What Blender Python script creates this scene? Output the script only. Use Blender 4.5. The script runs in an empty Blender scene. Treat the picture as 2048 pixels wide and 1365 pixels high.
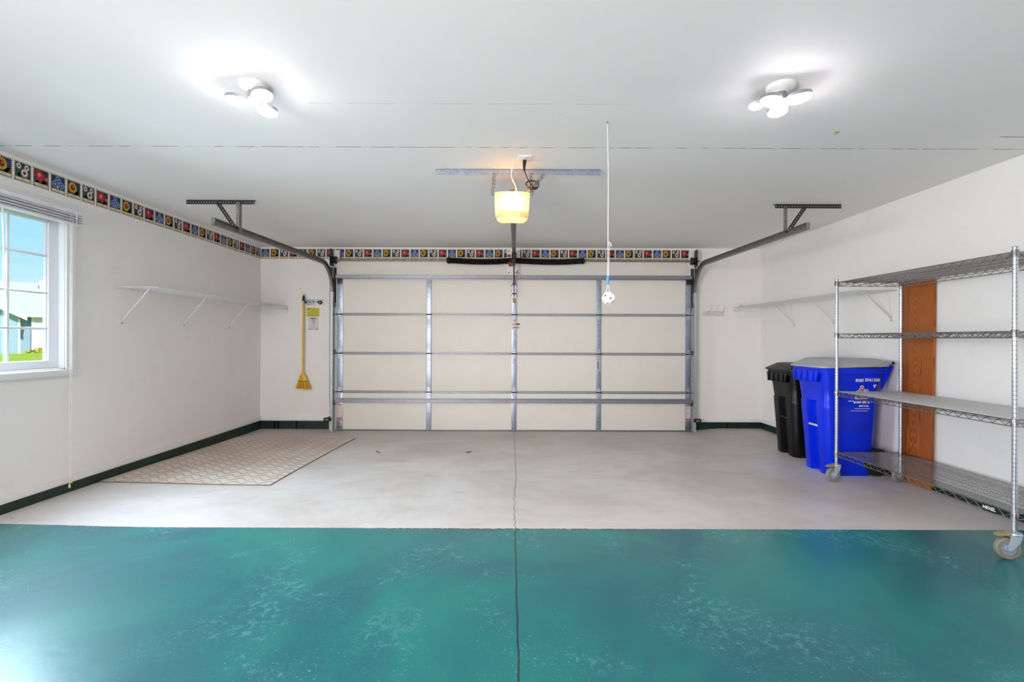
import bpy, bmesh, math, random
from mathutils import Vector, Matrix
random.seed(7)
PI = math.pi
SC = bpy.context.scene
COL = SC.collection
V = Vector

# ------------------------------------------------------------------ camera, world, sun, exposure
cam_data = bpy.data.cameras.new('camera')
cam = bpy.data.objects.new('camera', cam_data)
COL.objects.link(cam)
cam.location = (0, 0, 1.235)
cam.rotation_euler = (PI / 2, -0.0035, 0)
cam_data.lens = 17.0
cam_data.sensor_width = 36.0
cam_data.shift_x = 3 / 2048
cam_data.shift_y = -4 / 2048
cam_data.clip_start = 0.05
cam_data.clip_end = 500
SC.camera = cam

world = bpy.data.worlds.new('world')
SC.world = world
world.use_nodes = True
wn = world.node_tree
w_co = wn.nodes.new('ShaderNodeTexCoord')
w_se = wn.nodes.new('ShaderNodeSeparateXYZ')
w_rp = wn.nodes.new('ShaderNodeValToRGB')
w_no = wn.nodes.new('ShaderNodeTexNoise')
w_no.inputs['Scale'].default_value = 3.0
w_no.inputs['Detail'].default_value = 4.0
w_ad = wn.nodes.new('ShaderNodeMath')
w_ad.operation = 'MULTIPLY_ADD'
w_ad.inputs[1].default_value = 0.10
wn.links.new(w_co.outputs['Generated'], w_se.inputs[0])
wn.links.new(w_co.outputs['Generated'], w_no.inputs['Vector'])
wn.links.new(w_no.outputs[0], w_ad.inputs[0])
wn.links.new(w_se.outputs[2], w_ad.inputs[2])
wn.links.new(w_ad.outputs[0], w_rp.inputs[0])
els = w_rp.color_ramp.elements
els[0].position, els[0].color = 0.04, (0.74, 0.93, 1.0, 1)
els[1].position, els[1].color = 0.75, (0.10, 0.34, 0.85, 1)
e = els.new(0.20)
e.color = (0.40, 0.76, 0.98, 1)
wn.links.new(w_rp.outputs[0], wn.nodes['Background'].inputs[0])
wn.nodes['Background'].inputs[1].default_value = 0.88

sun_data = bpy.data.lights.new('sun', 'SUN')
sun_data.energy = 4.2
sun_data.angle = math.radians(0.6)
sun_data.color = (1.0, 0.95, 0.86)
sun = bpy.data.objects.new('sun', sun_data)
COL.objects.link(sun)
sun.location = (20, -20, 30)
sun.rotation_euler = V((-0.62, 0.5, -0.6)).to_track_quat('-Z', 'Y').to_euler()

SC.view_settings.view_transform = 'Standard'
SC.view_settings.look = 'None'
SC.view_settings.gamma = 1.0
SC.view_settings.exposure = 0.39
SC.view_settings.use_curve_mapping = False

LED_STRENGTH = 112.0
BULB_STRENGTH = 620.0


XL_WIN = -3.70


def area(name, loc, direction, sx, sy, watts, col):
    L = bpy.data.lights.new(name, 'AREA')
    L.shape = 'RECTANGLE'
    L.size, L.size_y = sx, sy
    L.energy = watts
    L.color = col
    o = bpy.data.objects.new(name, L)
    COL.objects.link(o)
    o.location = loc
    o.rotation_euler = V(direction).to_track_quat('-Z', 'Y').to_euler()
    return o


dl = area('added_rear_fill', (-2.1, -1.55, 1.35), (0.62, 1, 0.09), 2.6, 2.0, 122.0, (1.0, 0.94, 0.93))  # unseen fill light added behind the camera; no opening stands there
dl.data.spread = math.radians(120)
wd = area('window_daylight', (XL_WIN, 3.26, 1.58), (1, -0.15, -0.55), 0.85, 1.05, 58.0, (0.66, 0.84, 1.0))
wd.data.spread = math.radians(125)
area('added_ceiling_fill', (0.3, -0.2, 0.75), (0.25, 1.1, 1), 3.5, 1.6, 24.0, (1.0, 0.80, 0.81))  # unseen upward fill added to brighten the ceiling

# ------------------------------------------------------------------ dimensions (metres)
XL, XR = -3.49, 3.50          # side walls
YW, YF = 6.75, -1.7           # garage door wall, wall behind the camera
ZC = 2.509                    # ceiling
YD = 6.64                     # inner face of the overhead door


def sm(a, b, x):
    t = max(0.0, min(1.0, (x - a) / (b - a)))
    return t * t * (3 - 2 * t)


def zf(x, y):
    """floor height: the slab falls slightly towards the overhead door"""
    return -0.028 * sm(4.3, 6.6, y) * (1 - sm(2.5, 2.95, x)) + 0.02 * sm(-2.2, -3.5, x) * (1 - sm(3.0, 5.5, y)) * (1 if x < -2.2 else 0)


# ------------------------------------------------------------------ node helpers
def lin(r, g, b):
    f = lambda c: ((c / 255) / 12.92) if c / 255 <= 0.04045 else (((c / 255) + 0.055) / 1.055) ** 2.4
    return (f(r), f(g), f(b), 1.0)


class NT:
    def __init__(self, name):
        self.m = bpy.data.materials.new(name)
        self.m.use_nodes = True
        self.t = self.m.node_tree
        self.b = self.t.nodes['Principled BSDF']
        self.out = self.t.nodes['Material Output']
        self._c = None

    def n(self, kind, **kw):
        nd = self.t.nodes.new('ShaderNode' + kind)
        for k, v in kw.items():
            setattr(nd, k, v)
        return nd

    def put(self, sock, val):
        if hasattr(val, 'links') or isinstance(val, bpy.types.NodeSocket):
            self.t.links.new(val, sock)
        elif val is not None:
            if sock.type == 'RGBA' and isinstance(val, (int, float)):
                val = (val, val, val, 1)
            sock.default_value = val

    def coord(self):
        if self._c is None:
            self._c = self.n('TexCoord').outputs['Object']
        return self._c

    def sep(self, vec=None):
        s = self.n('SeparateXYZ')
        self.put(s.inputs[0], vec or self.coord())
        return s.outputs

    def comb(self, x=0, y=0, z=0):
        s = self.n('CombineXYZ')
        for i, v in enumerate((x, y, z)):
            self.put(s.inputs[i], v)
        return s.outputs[0]

    def ma(self, op, a, b=None, c=None, clamp=False):
        nd = self.n('Math', operation=op)
        nd.use_clamp = clamp
        for i, v in enumerate((a, b, c)):
            if v is not None:
                self.put(nd.inputs[i], v)
        return nd.outputs[0]

    def noise(self, scale, detail=3, rough=0.55, vec=None, stretch=None, dist=0.0):
        v = vec or self.coord()
        if stretch:
            mp = self.n('Mapping')
            self.put(mp.inputs[0], v)
            mp.inputs['Scale'].default_value = stretch
            v = mp.outputs[0]
        nd = self.n('TexNoise')
        self.put(nd.inputs['Vector'], v)
        nd.inputs['Scale'].default_value = scale
        nd.inputs['Detail'].default_value = detail
        nd.inputs['Roughness'].default_value = rough
        nd.inputs['Distortion'].default_value = dist
        return nd.outputs[0]

    def rng(self, val, a, b, c=0.0, d=1.0, smooth=True):
        nd = self.n('MapRange')
        nd.interpolation_type = 'SMOOTHSTEP' if smooth else 'LINEAR'
        self.put(nd.inputs[0], val)
        for i, v in enumerate((a, b, c, d)):
            nd.inputs[i + 1].default_value = v
        return nd.outputs[0]

    def mix(self, f, a, b, mode='MIX'):
        nd = self.n('Mix', data_type='RGBA', blend_type=mode)
        self.put(nd.inputs[0], f)
        self.put(nd.inputs[6], a)
        self.put(nd.inputs[7], b)
        return nd.outputs[2]

    def bump(self, h, strength=0.2, dist=0.01):
        nd = self.n('Bump')
        nd.inputs['Strength'].default_value = strength
        nd.inputs['Distance'].default_value = dist
        self.put(nd.inputs['Height'], h)
        self.put(self.b.inputs['Normal'], nd.outputs[0])

    def set(self, **kw):
        names = dict(color='Base Color', rough='Roughness', metal='Metallic', spec='Specular IOR Level', coat='Coat Weight',
                     coat_rough='Coat Roughness', trans='Transmission Weight', alpha='Alpha', emit='Emission Color', estr='Emission Strength')
        for k, v in kw.items():
            self.put(self.b.inputs[names[k]], v)
        return self


def simple(name, col, rough=0.5, metal=0.0, var=0.08, scale=18, bump=0.0, **kw):
    t = NT(name)
    nz = t.noise(scale, 3)
    c = tuple(col)
    d = tuple(max(0, x * (1 - var)) for x in c[:3]) + (1,)
    l = tuple(min(1, x * (1 + var)) for x in c[:3]) + (1,)
    t.set(color=t.mix(t.rng(nz, 0.3, 0.7), d, l), rough=rough, metal=metal, **kw)
    if bump:
        t.bump(t.noise(scale * 6, 4), bump, 0.003)
    return t.m


MT = {}
# ------------------------------------------------------------------ materials
MT['trim'] = simple('white_trim_paint', lin(236, 235, 234), 0.45, var=0.02)
MT['vinyl'] = simple('white_vinyl', lin(238, 240, 244), 0.35, var=0.01)
MT['white_metal'] = simple('white_coated_wire', lin(216, 216, 214), 0.4, var=0.02)
MT['white_plastic'] = simple('white_plastic', lin(240, 240, 238), 0.4, var=0.02)
MT['cream_panel'] = simple('cream_door_panel', lin(234, 230, 220), 0.5, var=0.015, scale=3, bump=0.02)
MT['galv'] = simple('galvanised_steel', lin(160, 170, 186), 0.38, 0.75, var=0.12, scale=35)
MT['strut_steel'] = simple('grey_rolled_steel', lin(146, 148, 156), 0.4, 0.6, var=0.08, scale=25)
MT['galv_light'] = simple('light_galvanised_steel', lin(196, 200, 206), 0.42, 0.6, var=0.08, scale=35)
MT['galv_dark'] = simple('weathered_steel', lin(138, 135, 132), 0.42, 0.7, var=0.2, scale=30)
MT['chrome'] = None
MT['black_metal'] = simple('black_oiled_steel', lin(22, 22, 26), 0.4, 0.4)
MT['dark_metal'] = simple('dark_steel', lin(64, 60, 60), 0.4, 0.7, var=0.15)
MT['rail_metal'] = simple('opener_rail_steel', lin(84, 78, 74), 0.4, 0.6)
MT['black_rubber'] = simple('black_rubber', lin(24, 24, 24), 0.7)
MT['hole_black'] = simple('dark_opening', lin(20, 20, 22), 0.9)
MT['red_plastic'] = simple('red_plastic', lin(150, 20, 22), 0.4)
MT['blue_clip'] = simple('blue_plastic', lin(70, 150, 235), 0.4)
MT['cord_black'] = simple('black_cord', lin(44, 30, 24), 0.5)
MT['string'] = simple('white_string', lin(235, 233, 228), 0.8)
MT['curb_green'] = simple('dark_green_curb_paint', lin(9, 42, 34), 0.4, var=0.35, scale=12, bump=0.15)
MT['tan_paper'] = simple('tan_label', lin(176, 150, 84), 0.6)
MT['pink_paper'] = simple('pinkish_warning_label', lin(232, 205, 205), 0.6)
MT['ink'] = simple('black_ink', lin(25, 24, 24), 0.6)
MT['red_ink'] = simple('red_ink', lin(170, 30, 30), 0.6)
MT['grey_ink'] = simple('grey_ink', lin(120, 118, 116), 0.6)
MT['yellow_paper'] = simple('yellow_notice_paper', lin(206, 202, 34), 0.55)
MT['white_paper'] = simple('white_notice_paper', lin(226, 222, 222), 0.55)
MT['broom_yellow'] = simple('yellow_lacquer', lin(226, 176, 18), 0.35, var=0.08)
MT['navy_plastic'] = simple('navy_grip', lin(30, 28, 80), 0.4)
MT['cart_blue'] = simple('blue_cart_plastic', lin(0, 44, 222), 0.33, var=0.1, scale=6)
MT['cart_blue'].node_tree.nodes['Principled BSDF'].inputs['Specular IOR Level'].default_value = 0.32
MT['cart_black'] = simple('black_cart_plastic', lin(11, 11, 14), 0.36, var=0.15, scale=6, spec=0.35)
MT['lid_grey'] = simple('grey_lid_plastic', lin(172, 175, 180), 0.45, var=0.06, scale=8)
MT['white_print'] = simple('white_stencil_print', lin(235, 235, 240), 0.5)
MT['maroon'] = simple('maroon_print', lin(120, 30, 40), 0.5)
MT['grip_white'] = simple('pale_grab_bar', lin(205, 206, 205), 0.4)
MT['tyre_grey'] = simple('grey_caster_tread', lin(140, 134, 120), 0.55)
MT['caster_steel'] = simple('bright_zinc_plate', lin(208, 220, 232), 0.3, 0.5)
MT['hub_grey'] = simple('grey_caster_hub', lin(150, 162, 184), 0.4)
MT['brake_olive'] = simple('olive_brake_pedal', lin(150, 142, 100), 0.5)
MT['amber_motor'] = simple('motor_housing_grey', lin(150, 138, 126), 0.45)
MT['sprocket'] = simple('brown_sprocket_cap', lin(120, 62, 30), 0.5)
MT['leaf'] = simple('dry_leaf', lin(134, 96, 50), 0.7, var=0.3, scale=60)
MT['blind'] = simple('grey_white_blind_slat', lin(240, 238, 242), 0.45, var=0.05)
MT['tassel'] = simple('cream_tassel', lin(226, 205, 150), 0.5)
MT['lamp_grey'] = simple('grey_lamp_heat_sink', lin(140, 140, 146), 0.4, 0.2)
MT['liner_grey'] = simple('grey_shelf_liner', lin(196, 194, 192), 0.5, var=0.05, scale=5)
MT['outlet_slot'] = MT['hole_black']


def mat_chrome():
    t = NT('chromed_wire')
    z = t.noise(40, 3)
    t.set(color=t.mix(z, lin(128, 124, 122), lin(176, 174, 174)), rough=0.2, metal=0.95)
    MT['chrome'] = t.m
    t = NT('chromed_grooved_post')
    s = t.sep()
    w = t.ma('FRACT', t.ma('MULTIPLY', s[2], 39.37))
    g = t.rng(t.ma('ABSOLUTE', t.ma('SUBTRACT', w, 0.5)), 0.0, 0.07, 0.0, 1.0)
    z = t.noise(30, 2, stretch=(1, 1, 0.1))
    c = t.mix(z, lin(186, 192, 200), lin(224, 228, 234))
    t.set(color=t.mix(g, lin(120, 126, 138), c), rough=0.2, metal=0.85)
    t.bump(g, 0.4, 0.002)
    MT['post'] = t.m


mat_chrome()


def mat_wall(name, col, dirt):
    t = NT(name)
    a = t.noise(0.9, 4, 0.6)
    f = t.noise(160, 3)
    m = t.noise(5.5, 5, 0.65)
    spots = t.rng(t.noise(26, 2), 0.76, 0.80)
    c = t.mix(t.rng(a, 0.35, 0.7), col, tuple(x * y for x, y in zip(col[:3], dirt)) + (1,))
    c = t.mix(t.ma('MULTIPLY', t.rng(m, 0.55, 0.85), 0.10), c, lin(170, 160, 150))
    c = t.mix(t.ma('MULTIPLY', spots, 0.10), c, lin(120, 110, 105))
    t.set(color=c, rough=0.6)
    t.bump(f, 0.08, 0.002)
    return t.m


MT['wall'] = mat_wall('white_wall_paint', lin(243, 241, 238), (0.975, 0.965, 0.95))


def mat_ceiling():
    t = NT('white_ceiling_paint')
    s = t.sep()
    col = t.mix(t.rng(t.noise(0.8, 4), 0.35, 0.7), lin(240, 239, 237), lin(236, 235, 233))
    x, y = s[0], s[1]
    wob = t.ma('MULTIPLY', t.ma('SUBTRACT', t.noise(9, 3, vec=t.comb(x, 0, 0)), 0.5), 0.012)

    def crack(y0, w, gap_scale, lo, hi, strength, xmask=None):
        d = t.ma('ABSOLUTE', t.ma('SUBTRACT', t.ma('ADD', y, wob), y0))
        line = t.rng(d, w * 0.5, w, 1.0, 0.0)
        gaps = t.rng(t.noise(gap_scale, 2, vec=t.comb(x, y0, 0)), lo, hi)
        v = t.ma('MULTIPLY', t.ma('MULTIPLY', line, gaps), strength)
        if xmask is not None:
            v = t.ma('MULTIPLY', v, xmask)
        return v
    k1 = crack(3.215, 0.006, 10, 0.42, 0.52, 0.75)
    k2 = crack(3.215, 0.0035, 4, 0.30, 0.36, 0.22)
    k3 = crack(3.02, 0.009, 5, 0.3, 0.4, 0.6, t.rng(x, 3.04, 3.06))
    k4 = crack(2.62, 0.004, 6, 0.45, 0.5, 0.22, t.ma('MULTIPLY', t.rng(x, -1.3, -1.2), t.rng(x, 0.5, 0.7, 1.0, 0.0)))
    k = t.ma('MAXIMUM', t.ma('MAXIMUM', k1, k2), t.ma('MAXIMUM', k3, k4))
    specks = t.ma('MULTIPLY', t.rng(t.noise(17, 2), 0.79, 0.82), 0.22)
    k = t.ma('MAXIMUM', k, specks)
    t.set(color=t.mix(k, col, lin(88, 78, 62)), rough=0.7)
    t.bump(t.ma('SUBTRACT', t.ma('MULTIPLY', t.noise(120, 3), 0.3), k), 0.1, 0.003)
    return t.m


MT['ceiling'] = mat_ceiling()


def mat_floor():
    t = NT('painted_concrete_floor')
    s = t.sep()
    x, y = s[0], s[1]
    # pale concrete with tan staining and long grey smears
    st = t.noise(0.75, 5, 0.62, dist=0.4)
    fine = t.noise(7, 6, 0.7, stretch=(0.45, 1.0, 1.0))
    grain = t.noise(90, 3)
    pale = t.mix(t.rng(st, 0.38, 0.68), lin(212, 207, 204), lin(194, 186, 178))
    pale = t.mix(t.ma('MULTIPLY', t.rng(fine, 0.50, 0.80), 0.42), pale, lin(170, 160, 150))
    neardoor = t.rng(y, 4.6, 6.7)
    pale = t.mix(t.ma('MULTIPLY', neardoor, 0.45), pale, lin(178, 165, 150))
    sm_n = t.noise(1.7, 5, 0.6, stretch=(0.55, 1.6, 1), dist=0.8)
    smear = t.ma('MULTIPLY', t.rng(sm_n, 0.60, 0.74), 0.30)
    pale = t.mix(smear, pale, lin(150, 142, 136))
    marks = t.rng(t.noise(13, 2, stretch=(0.4, 1, 1)), 0.745, 0.77)
    pale = t.mix(t.ma('MULTIPLY', marks, 0.35), pale, lin(125, 115, 105))
    # teal paint with chalky scuffs
    tl = t.noise(0.9, 4, 0.6, dist=0.5)
    teal = t.mix(t.rng(tl, 0.35, 0.68), lin(0, 98, 108), lin(2, 126, 121))
    cl = t.noise(1.5, 3, 0.55, dist=0.6)
    sc = t.noise(26, 8, 0.8, dist=0.6)
    scuff = t.ma('MULTIPLY', t.rng(cl, 0.46, 0.70), t.rng(sc, 0.44, 0.74))
    teal = t.mix(t.ma('MULTIPLY', scuff, 0.52), teal, lin(112, 172, 182))
    flecks = t.ma('MULTIPLY', t.rng(t.noise(95, 3), 0.64, 0.72), t.rng(cl, 0.38, 0.6))
    teal = t.mix(t.ma('MULTIPLY', flecks, 0.7), teal, lin(176, 206, 204))
    dots = t.rng(t.noise(34, 1), 0.80, 0.83)
    teal = t.mix(t.ma('MULTIPLY', dots, 0.6), teal, lin(6, 70, 76))
    # ragged edge between the two coats
    n1 = t.ma('MULTIPLY', t.ma('SUBTRACT', t.noise(22, 4, vec=t.comb(x, 0, 0)), 0.5), 0.016)
    rag = t.rng(t.ma('ABSOLUTE', t.ma('ADD', x, 0.05)), 0.35, 1.1, 1.0, 0.0)
    e0 = t.ma('SUBTRACT', y, 3.149)
    edge = t.ma('ADD', e0, t.ma('MULTIPLY', n1, t.ma('ADD', t.ma('MULTIPLY', rag, 0.8), 0.25)))
    is_pale = t.rng(edge, -0.0025, 0.0025, smooth=False)
    col = t.mix(is_pale, teal, pale)
    lw = t.ma('ADD', 0.0035, t.ma('MULTIPLY', t.ma('MULTIPLY', rag, t.noise(14, 3, vec=t.comb(x, 3, 0))), 0.026))
    below = t.ma('MULTIPLY', t.ma('LESS_THAN', edge, 0.002), t.ma('GREATER_THAN', edge, t.ma('MULTIPLY', lw, -1)))
    chip = t.mix(t.rng(t.noise(45, 3), 0.45, 0.6), lin(40, 34, 32), lin(170, 145, 125))
    col = t.mix(t.ma('MULTIPLY', below, 0.9), col, chip)
    # two chipped hollows along the edge
    def arc(x0, hw, dep):
        u = t.ma('DIVIDE', t.ma('SUBTRACT', x, x0), hw)
        yy = t.ma('SUBTRACT', 3.146, t.ma('MULTIPLY', t.ma('SUBTRACT', 1.0, t.ma('MULTIPLY', u, u)), dep))
        yy = t.ma('ADD', yy, t.ma('MULTIPLY', t.ma('SUBTRACT', t.noise(30, 3), 0.5), 0.012))
        d = t.ma('ABSOLUTE', t.ma('SUBTRACT', y, yy))
        return t.ma('MULTIPLY', t.rng(d, 0.002, 0.005, 1, 0), t.ma('LESS_THAN', t.ma('ABSOLUTE', u), 1.0))
    a = t.ma('MAXIMUM', arc(-0.18, 0.17, 0.035), arc(0.74, 0.13, 0.02))
    col = t.mix(t.ma('MULTIPLY', a, 0.85), col, lin(8, 44, 60))
    # long crack through the slab, straight far away, zig-zag in the middle
    z1 = t.ma('MULTIPLY', t.ma('SUBTRACT', t.noise(5, 3, vec=t.comb(0, y, 0)), 0.5), 0.03)
    z2 = t.ma('MULTIPLY', t.ma('SUBTRACT', t.noise(13, 4, 0.7, vec=t.comb(2, y, 0)), 0.5), 0.11)
    zig = t.ma('MULTIPLY', t.rng(y, 3.12, 3.2), t.rng(y, 3.75, 4.0, 1.0, 0.0))
    cx = t.ma('ADD', 0.034, t.ma('MULTIPLY', z2, zig))
    cx = t.ma('ADD', cx, t.ma('MULTIPLY', z1, 0.6))
    far = t.ma('MULTIPLY', t.rng(y, 3.7, 4.4), 0.02)
    cx = t.ma('ADD', cx, far)
    cd = t.ma('ABSOLUTE', t.ma('SUBTRACT', x, cx))
    cw = t.rng(y, 2.9, 3.3, 0.0042, 0.0026)
    crack = t.ma('MULTIPLY', t.ma('LESS_THAN', cd, cw), 0.85)
    col = t.mix(crack, col, lin(34, 34, 38))
    rp = t.rng(fine, 0.3, 0.8, 0.38, 0.55)
    rt = t.ma('ADD', t.rng(tl, 0.3, 0.7, 0.17, 0.27), t.ma('MULTIPLY', scuff, 0.25))
    rough = t.ma('ADD', t.ma('MULTIPLY', is_pale, rp), t.ma('MULTIPLY', t.ma('SUBTRACT', 1.0, is_pale), rt))
    t.set(color=col, rough=rough, spec=0.22, coat=t.ma('MULTIPLY', t.ma('SUBTRACT', 1.0, is_pale), 0.7), coat_rough=0.47)
    h = t.ma('ADD', t.ma('MULTIPLY', sc, 0.5), t.ma('MULTIPLY', grain, 0.25))
    h = t.ma('SUBTRACT', h, t.ma('MULTIPLY', t.ma('ADD', crack, a), 2.0))
    h = t.ma('ADD', h, t.ma('MULTIPLY', is_pale, 2.0))
    t.bump(h, 0.22, 0.004)
    return t.m


MT['floor'] = mat_floor()


def mat_rug():
    t = NT('beige_textured_rug')
    s = t.sep()
    u, v = s[0], s[1]
    tri = t.ma('ABSOLUTE', t.ma('SUBTRACT', t.ma('FRACT', t.ma('DIVIDE', u, 0.15)), 0.5))
    w = t.ma('FRACT', t.ma('DIVIDE', t.ma('ADD', v, t.ma('MULTIPLY', tri, 0.16)), 0.098))
    wob = t.ma('MULTIPLY', t.ma('SUBTRACT', t.noise(14, 3), 0.5), 0.25)
    ln = t.rng(t.ma('ABSOLUTE', t.ma('SUBTRACT', t.ma('ADD', w, wob), 0.5)), 0.05, 0.17, 1.0, 0.0)
    side = t.ma('LESS_THAN', t.ma('FRACT', t.ma('DIVIDE', u, 0.15)), 0.5)
    ln = t.ma('MULTIPLY', ln, t.ma('ADD', 0.45, t.ma('MULTIPLY', side, 0.55)))
    fib = t.noise(140, 4)
    base = t.mix(t.rng(t.noise(1.6, 4), 0.3, 0.7), lin(224, 210, 198), lin(206, 190, 176))
    base = t.mix(t.ma('MULTIPLY', t.rng(fib, 0.4, 0.75), 0.3), base, lin(160, 142, 128))
    t.set(color=t.mix(t.ma('MULTIPLY', ln, 0.75), base, lin(104, 84, 70)), rough=0.95, spec=0.1)
    t.bump(t.ma('SUBTRACT', t.ma('MULTIPLY', fib, 0.3), ln), 0.5, 0.008)
    return t.m


MT['rug'] = mat_rug()
MT['rug_edge'] = simple('brown_rug_binding', lin(112, 92, 76), 0.9)


def mat_wood():
    t = NT('oiled_oak_board')
    s = t.sep()
    x, z = s[1], s[2]
    n = t.noise(3.0, 3, 0.5, stretch=(1, 1.0, 0.25))
    # cathedral grain down the middle, straight grain at the sides
    d = t.ma('ABSOLUTE', t.ma('SUBTRACT', x, t.ma('ADD', 0.02, t.ma('MULTIPLY', t.ma('SUBTRACT', t.noise(1.2, 2, vec=t.comb(0, 0, z)), 0.5), 0.06))))
    ph = t.ma('ADD', t.ma('MULTIPLY', d, 95.0), t.ma('ADD', t.ma('MULTIPLY', n, 4.0), t.ma('MULTIPLY', z, t.rng(d, 0.0, 0.07, 15.0, 0.0))))
    g = t.ma('FRACT', ph)
    g = t.rng(g, 0.0, 0.9)
    fine = t.noise(30, 4, 0.7, stretch=(1, 6.0, 0.3))
    c = t.mix(g, lin(132, 66, 12), lin(186, 104, 34))
    c = t.mix(t.ma('MULTIPLY', t.rng(fine, 0.45, 0.75), 0.5), c, lin(104, 48, 8))
    t.set(color=c, rough=0.42)
    t.bump(g, 0.05, 0.002)
    return t.m


MT['oak'] = mat_wood()


def mat_glass():
    t = NT('window_glass')
    g = t.n('BsdfGlossy')
    g.inputs['Roughness'].default_value = 0.02
    tr = t.n('BsdfTransparent')
    tr.inputs[0].default_value = (0.97, 0.985, 0.98, 1)
    lw = t.n('LayerWeight')
    lw.inputs[0].default_value = 0.5
    mx = t.n('MixShader')
    t.put(mx.inputs[0], t.ma('ADD', 0.03, t.ma('MULTIPLY', t.ma('POWER', lw.outputs[1], 4.0), 0.55)))
    t.t.links.new(tr.outputs[0], mx.inputs[1])
    t.t.links.new(g.outputs[0], mx.inputs[2])
    t.t.links.new(mx.outputs[0], t.out.inputs[0])
    MT['glass'] = t.m
    t = NT('clear_plastic_sheet')
    g = t.n('BsdfGlossy')
    g.inputs['Roughness'].default_value = 0.09
    tr = t.n('BsdfTransparent')
    tr.inputs[0].default_value = (0.95, 0.95, 0.94, 1)
    lw = t.n('LayerWeight')
    lw.inputs[0].default_value = 0.5
    mx = t.n('MixShader')
    t.put(mx.inputs[0], t.ma('ADD', 0.03, t.ma('MULTIPLY', t.ma('POWER', lw.outputs[1], 4.0), 0.32)))
    t.t.links.new(tr.outputs[0], mx.inputs[1])
    t.t.links.new(g.outputs[0], mx.inputs[2])
    t.t.links.new(mx.outputs[0], t.out.inputs[0])
    MT['clear_sheet'] = t.m


mat_glass()


def mat_lens(key='lens', tint=(0.16, 0.115, 0.048, 1)):
    t = NT('frosted_lamp_' + key)
    tl = t.n('BsdfTranslucent')
    tl.inputs[0].default_value = tint
    df = t.n('BsdfDiffuse')
    df.inputs[0].default_value = (0.78, 0.66, 0.42, 1)
    mx = t.n('MixShader')
    mx.inputs[0].default_value = 0.65
    t.t.links.new(df.outputs[0], mx.inputs[1])
    t.t.links.new(tl.outputs[0], mx.inputs[2])
    t.t.links.new(mx.outputs[0], t.out.inputs[0])
    MT[key] = t.m


mat_lens()
mat_lens('lens_top_diffuser', (0.95, 0.72, 0.40, 1))


def mat_emit(name, col, strength):
    t = NT(name)
    t.set(color=(0.9, 0.9, 0.9, 1), emit=col, estr=strength)
    return t.m


MT['led'] = mat_emit('lit_led_face', (1.0, 0.925, 0.98, 1), LED_STRENGTH)
MT['bulb'] = mat_emit('lit_warm_bulb', (1.0, 0.66, 0.32, 1), BULB_STRENGTH)


def mat_siding(name, col):
    t = NT(name)
    s = t.sep()
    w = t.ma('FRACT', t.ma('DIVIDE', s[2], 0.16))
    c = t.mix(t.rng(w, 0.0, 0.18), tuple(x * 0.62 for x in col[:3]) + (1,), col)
    t.set(color=c, rough=0.6)
    t.bump(w, 0.4, 0.02)
    return t.m


MT['siding_blue'] = mat_siding('blue_grey_lap_siding', lin(150, 178, 205))
MT['siding_sunlit'] = mat_siding('sunlit_lap_siding', lin(214, 216, 220))  # sunlit look of the right-hand wall put into its siding colour


def mat_shingle():
    t = NT('grey_roof_shingles')
    s = t.sep()
    w = t.ma('FRACT', t.ma('DIVIDE', s[2], 0.11))
    n = t.noise(6, 4, stretch=(1, 1, 4))
    c = t.mix(n, lin(170, 176, 182), lin(214, 216, 218))
    c = t.mix(t.rng(w, 0.0, 0.25, 0.5, 0.0), c, lin(110, 112, 116))
    t.set(color=c, rough=0.9)
    return t.m


MT['shingle'] = mat_shingle()


def mat_grass():
    t = NT('mown_lawn')
    n = t.noise(0.5, 5, 0.6)
    f = t.noise(30, 3)
    c = t.mix(t.rng(n, 0.3, 0.7), lin(150, 186, 16), lin(186, 204, 36))
    c = t.mix(t.ma('MULTIPLY', f, 0.3), c, lin(80, 120, 20))
    t.set(color=c, rough=0.95)
    t.bump(f, 0.5, 0.02)
    return t.m


MT['grass'] = mat_grass()
MT['shrub'] = simple('golden_shrub_leaves', lin(186, 178, 40), 0.8, var=0.3, scale=20)
# wallpaper inks
for nm, c in dict(wp_paper=(238, 232, 222), wp_black=(22, 22, 26), wp_navy=(24, 44, 62), wp_green=(34, 92, 52), wp_lime=(78, 130, 70),
                  wp_yellow=(232, 178, 40), wp_gold=(200, 120, 24), wp_brown=(98, 30, 20), wp_red=(176, 28, 40), wp_pink=(226, 120, 112),
                  wp_blue=(34, 52, 140), wp_sky=(150, 190, 232), wp_tan=(228, 204, 168), wp_check=(235, 226, 214)).items():
    MT[nm] = simple(nm.replace('wp_', 'border_ink_'), lin(*c), 0.6, var=0.06, scale=60)


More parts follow.
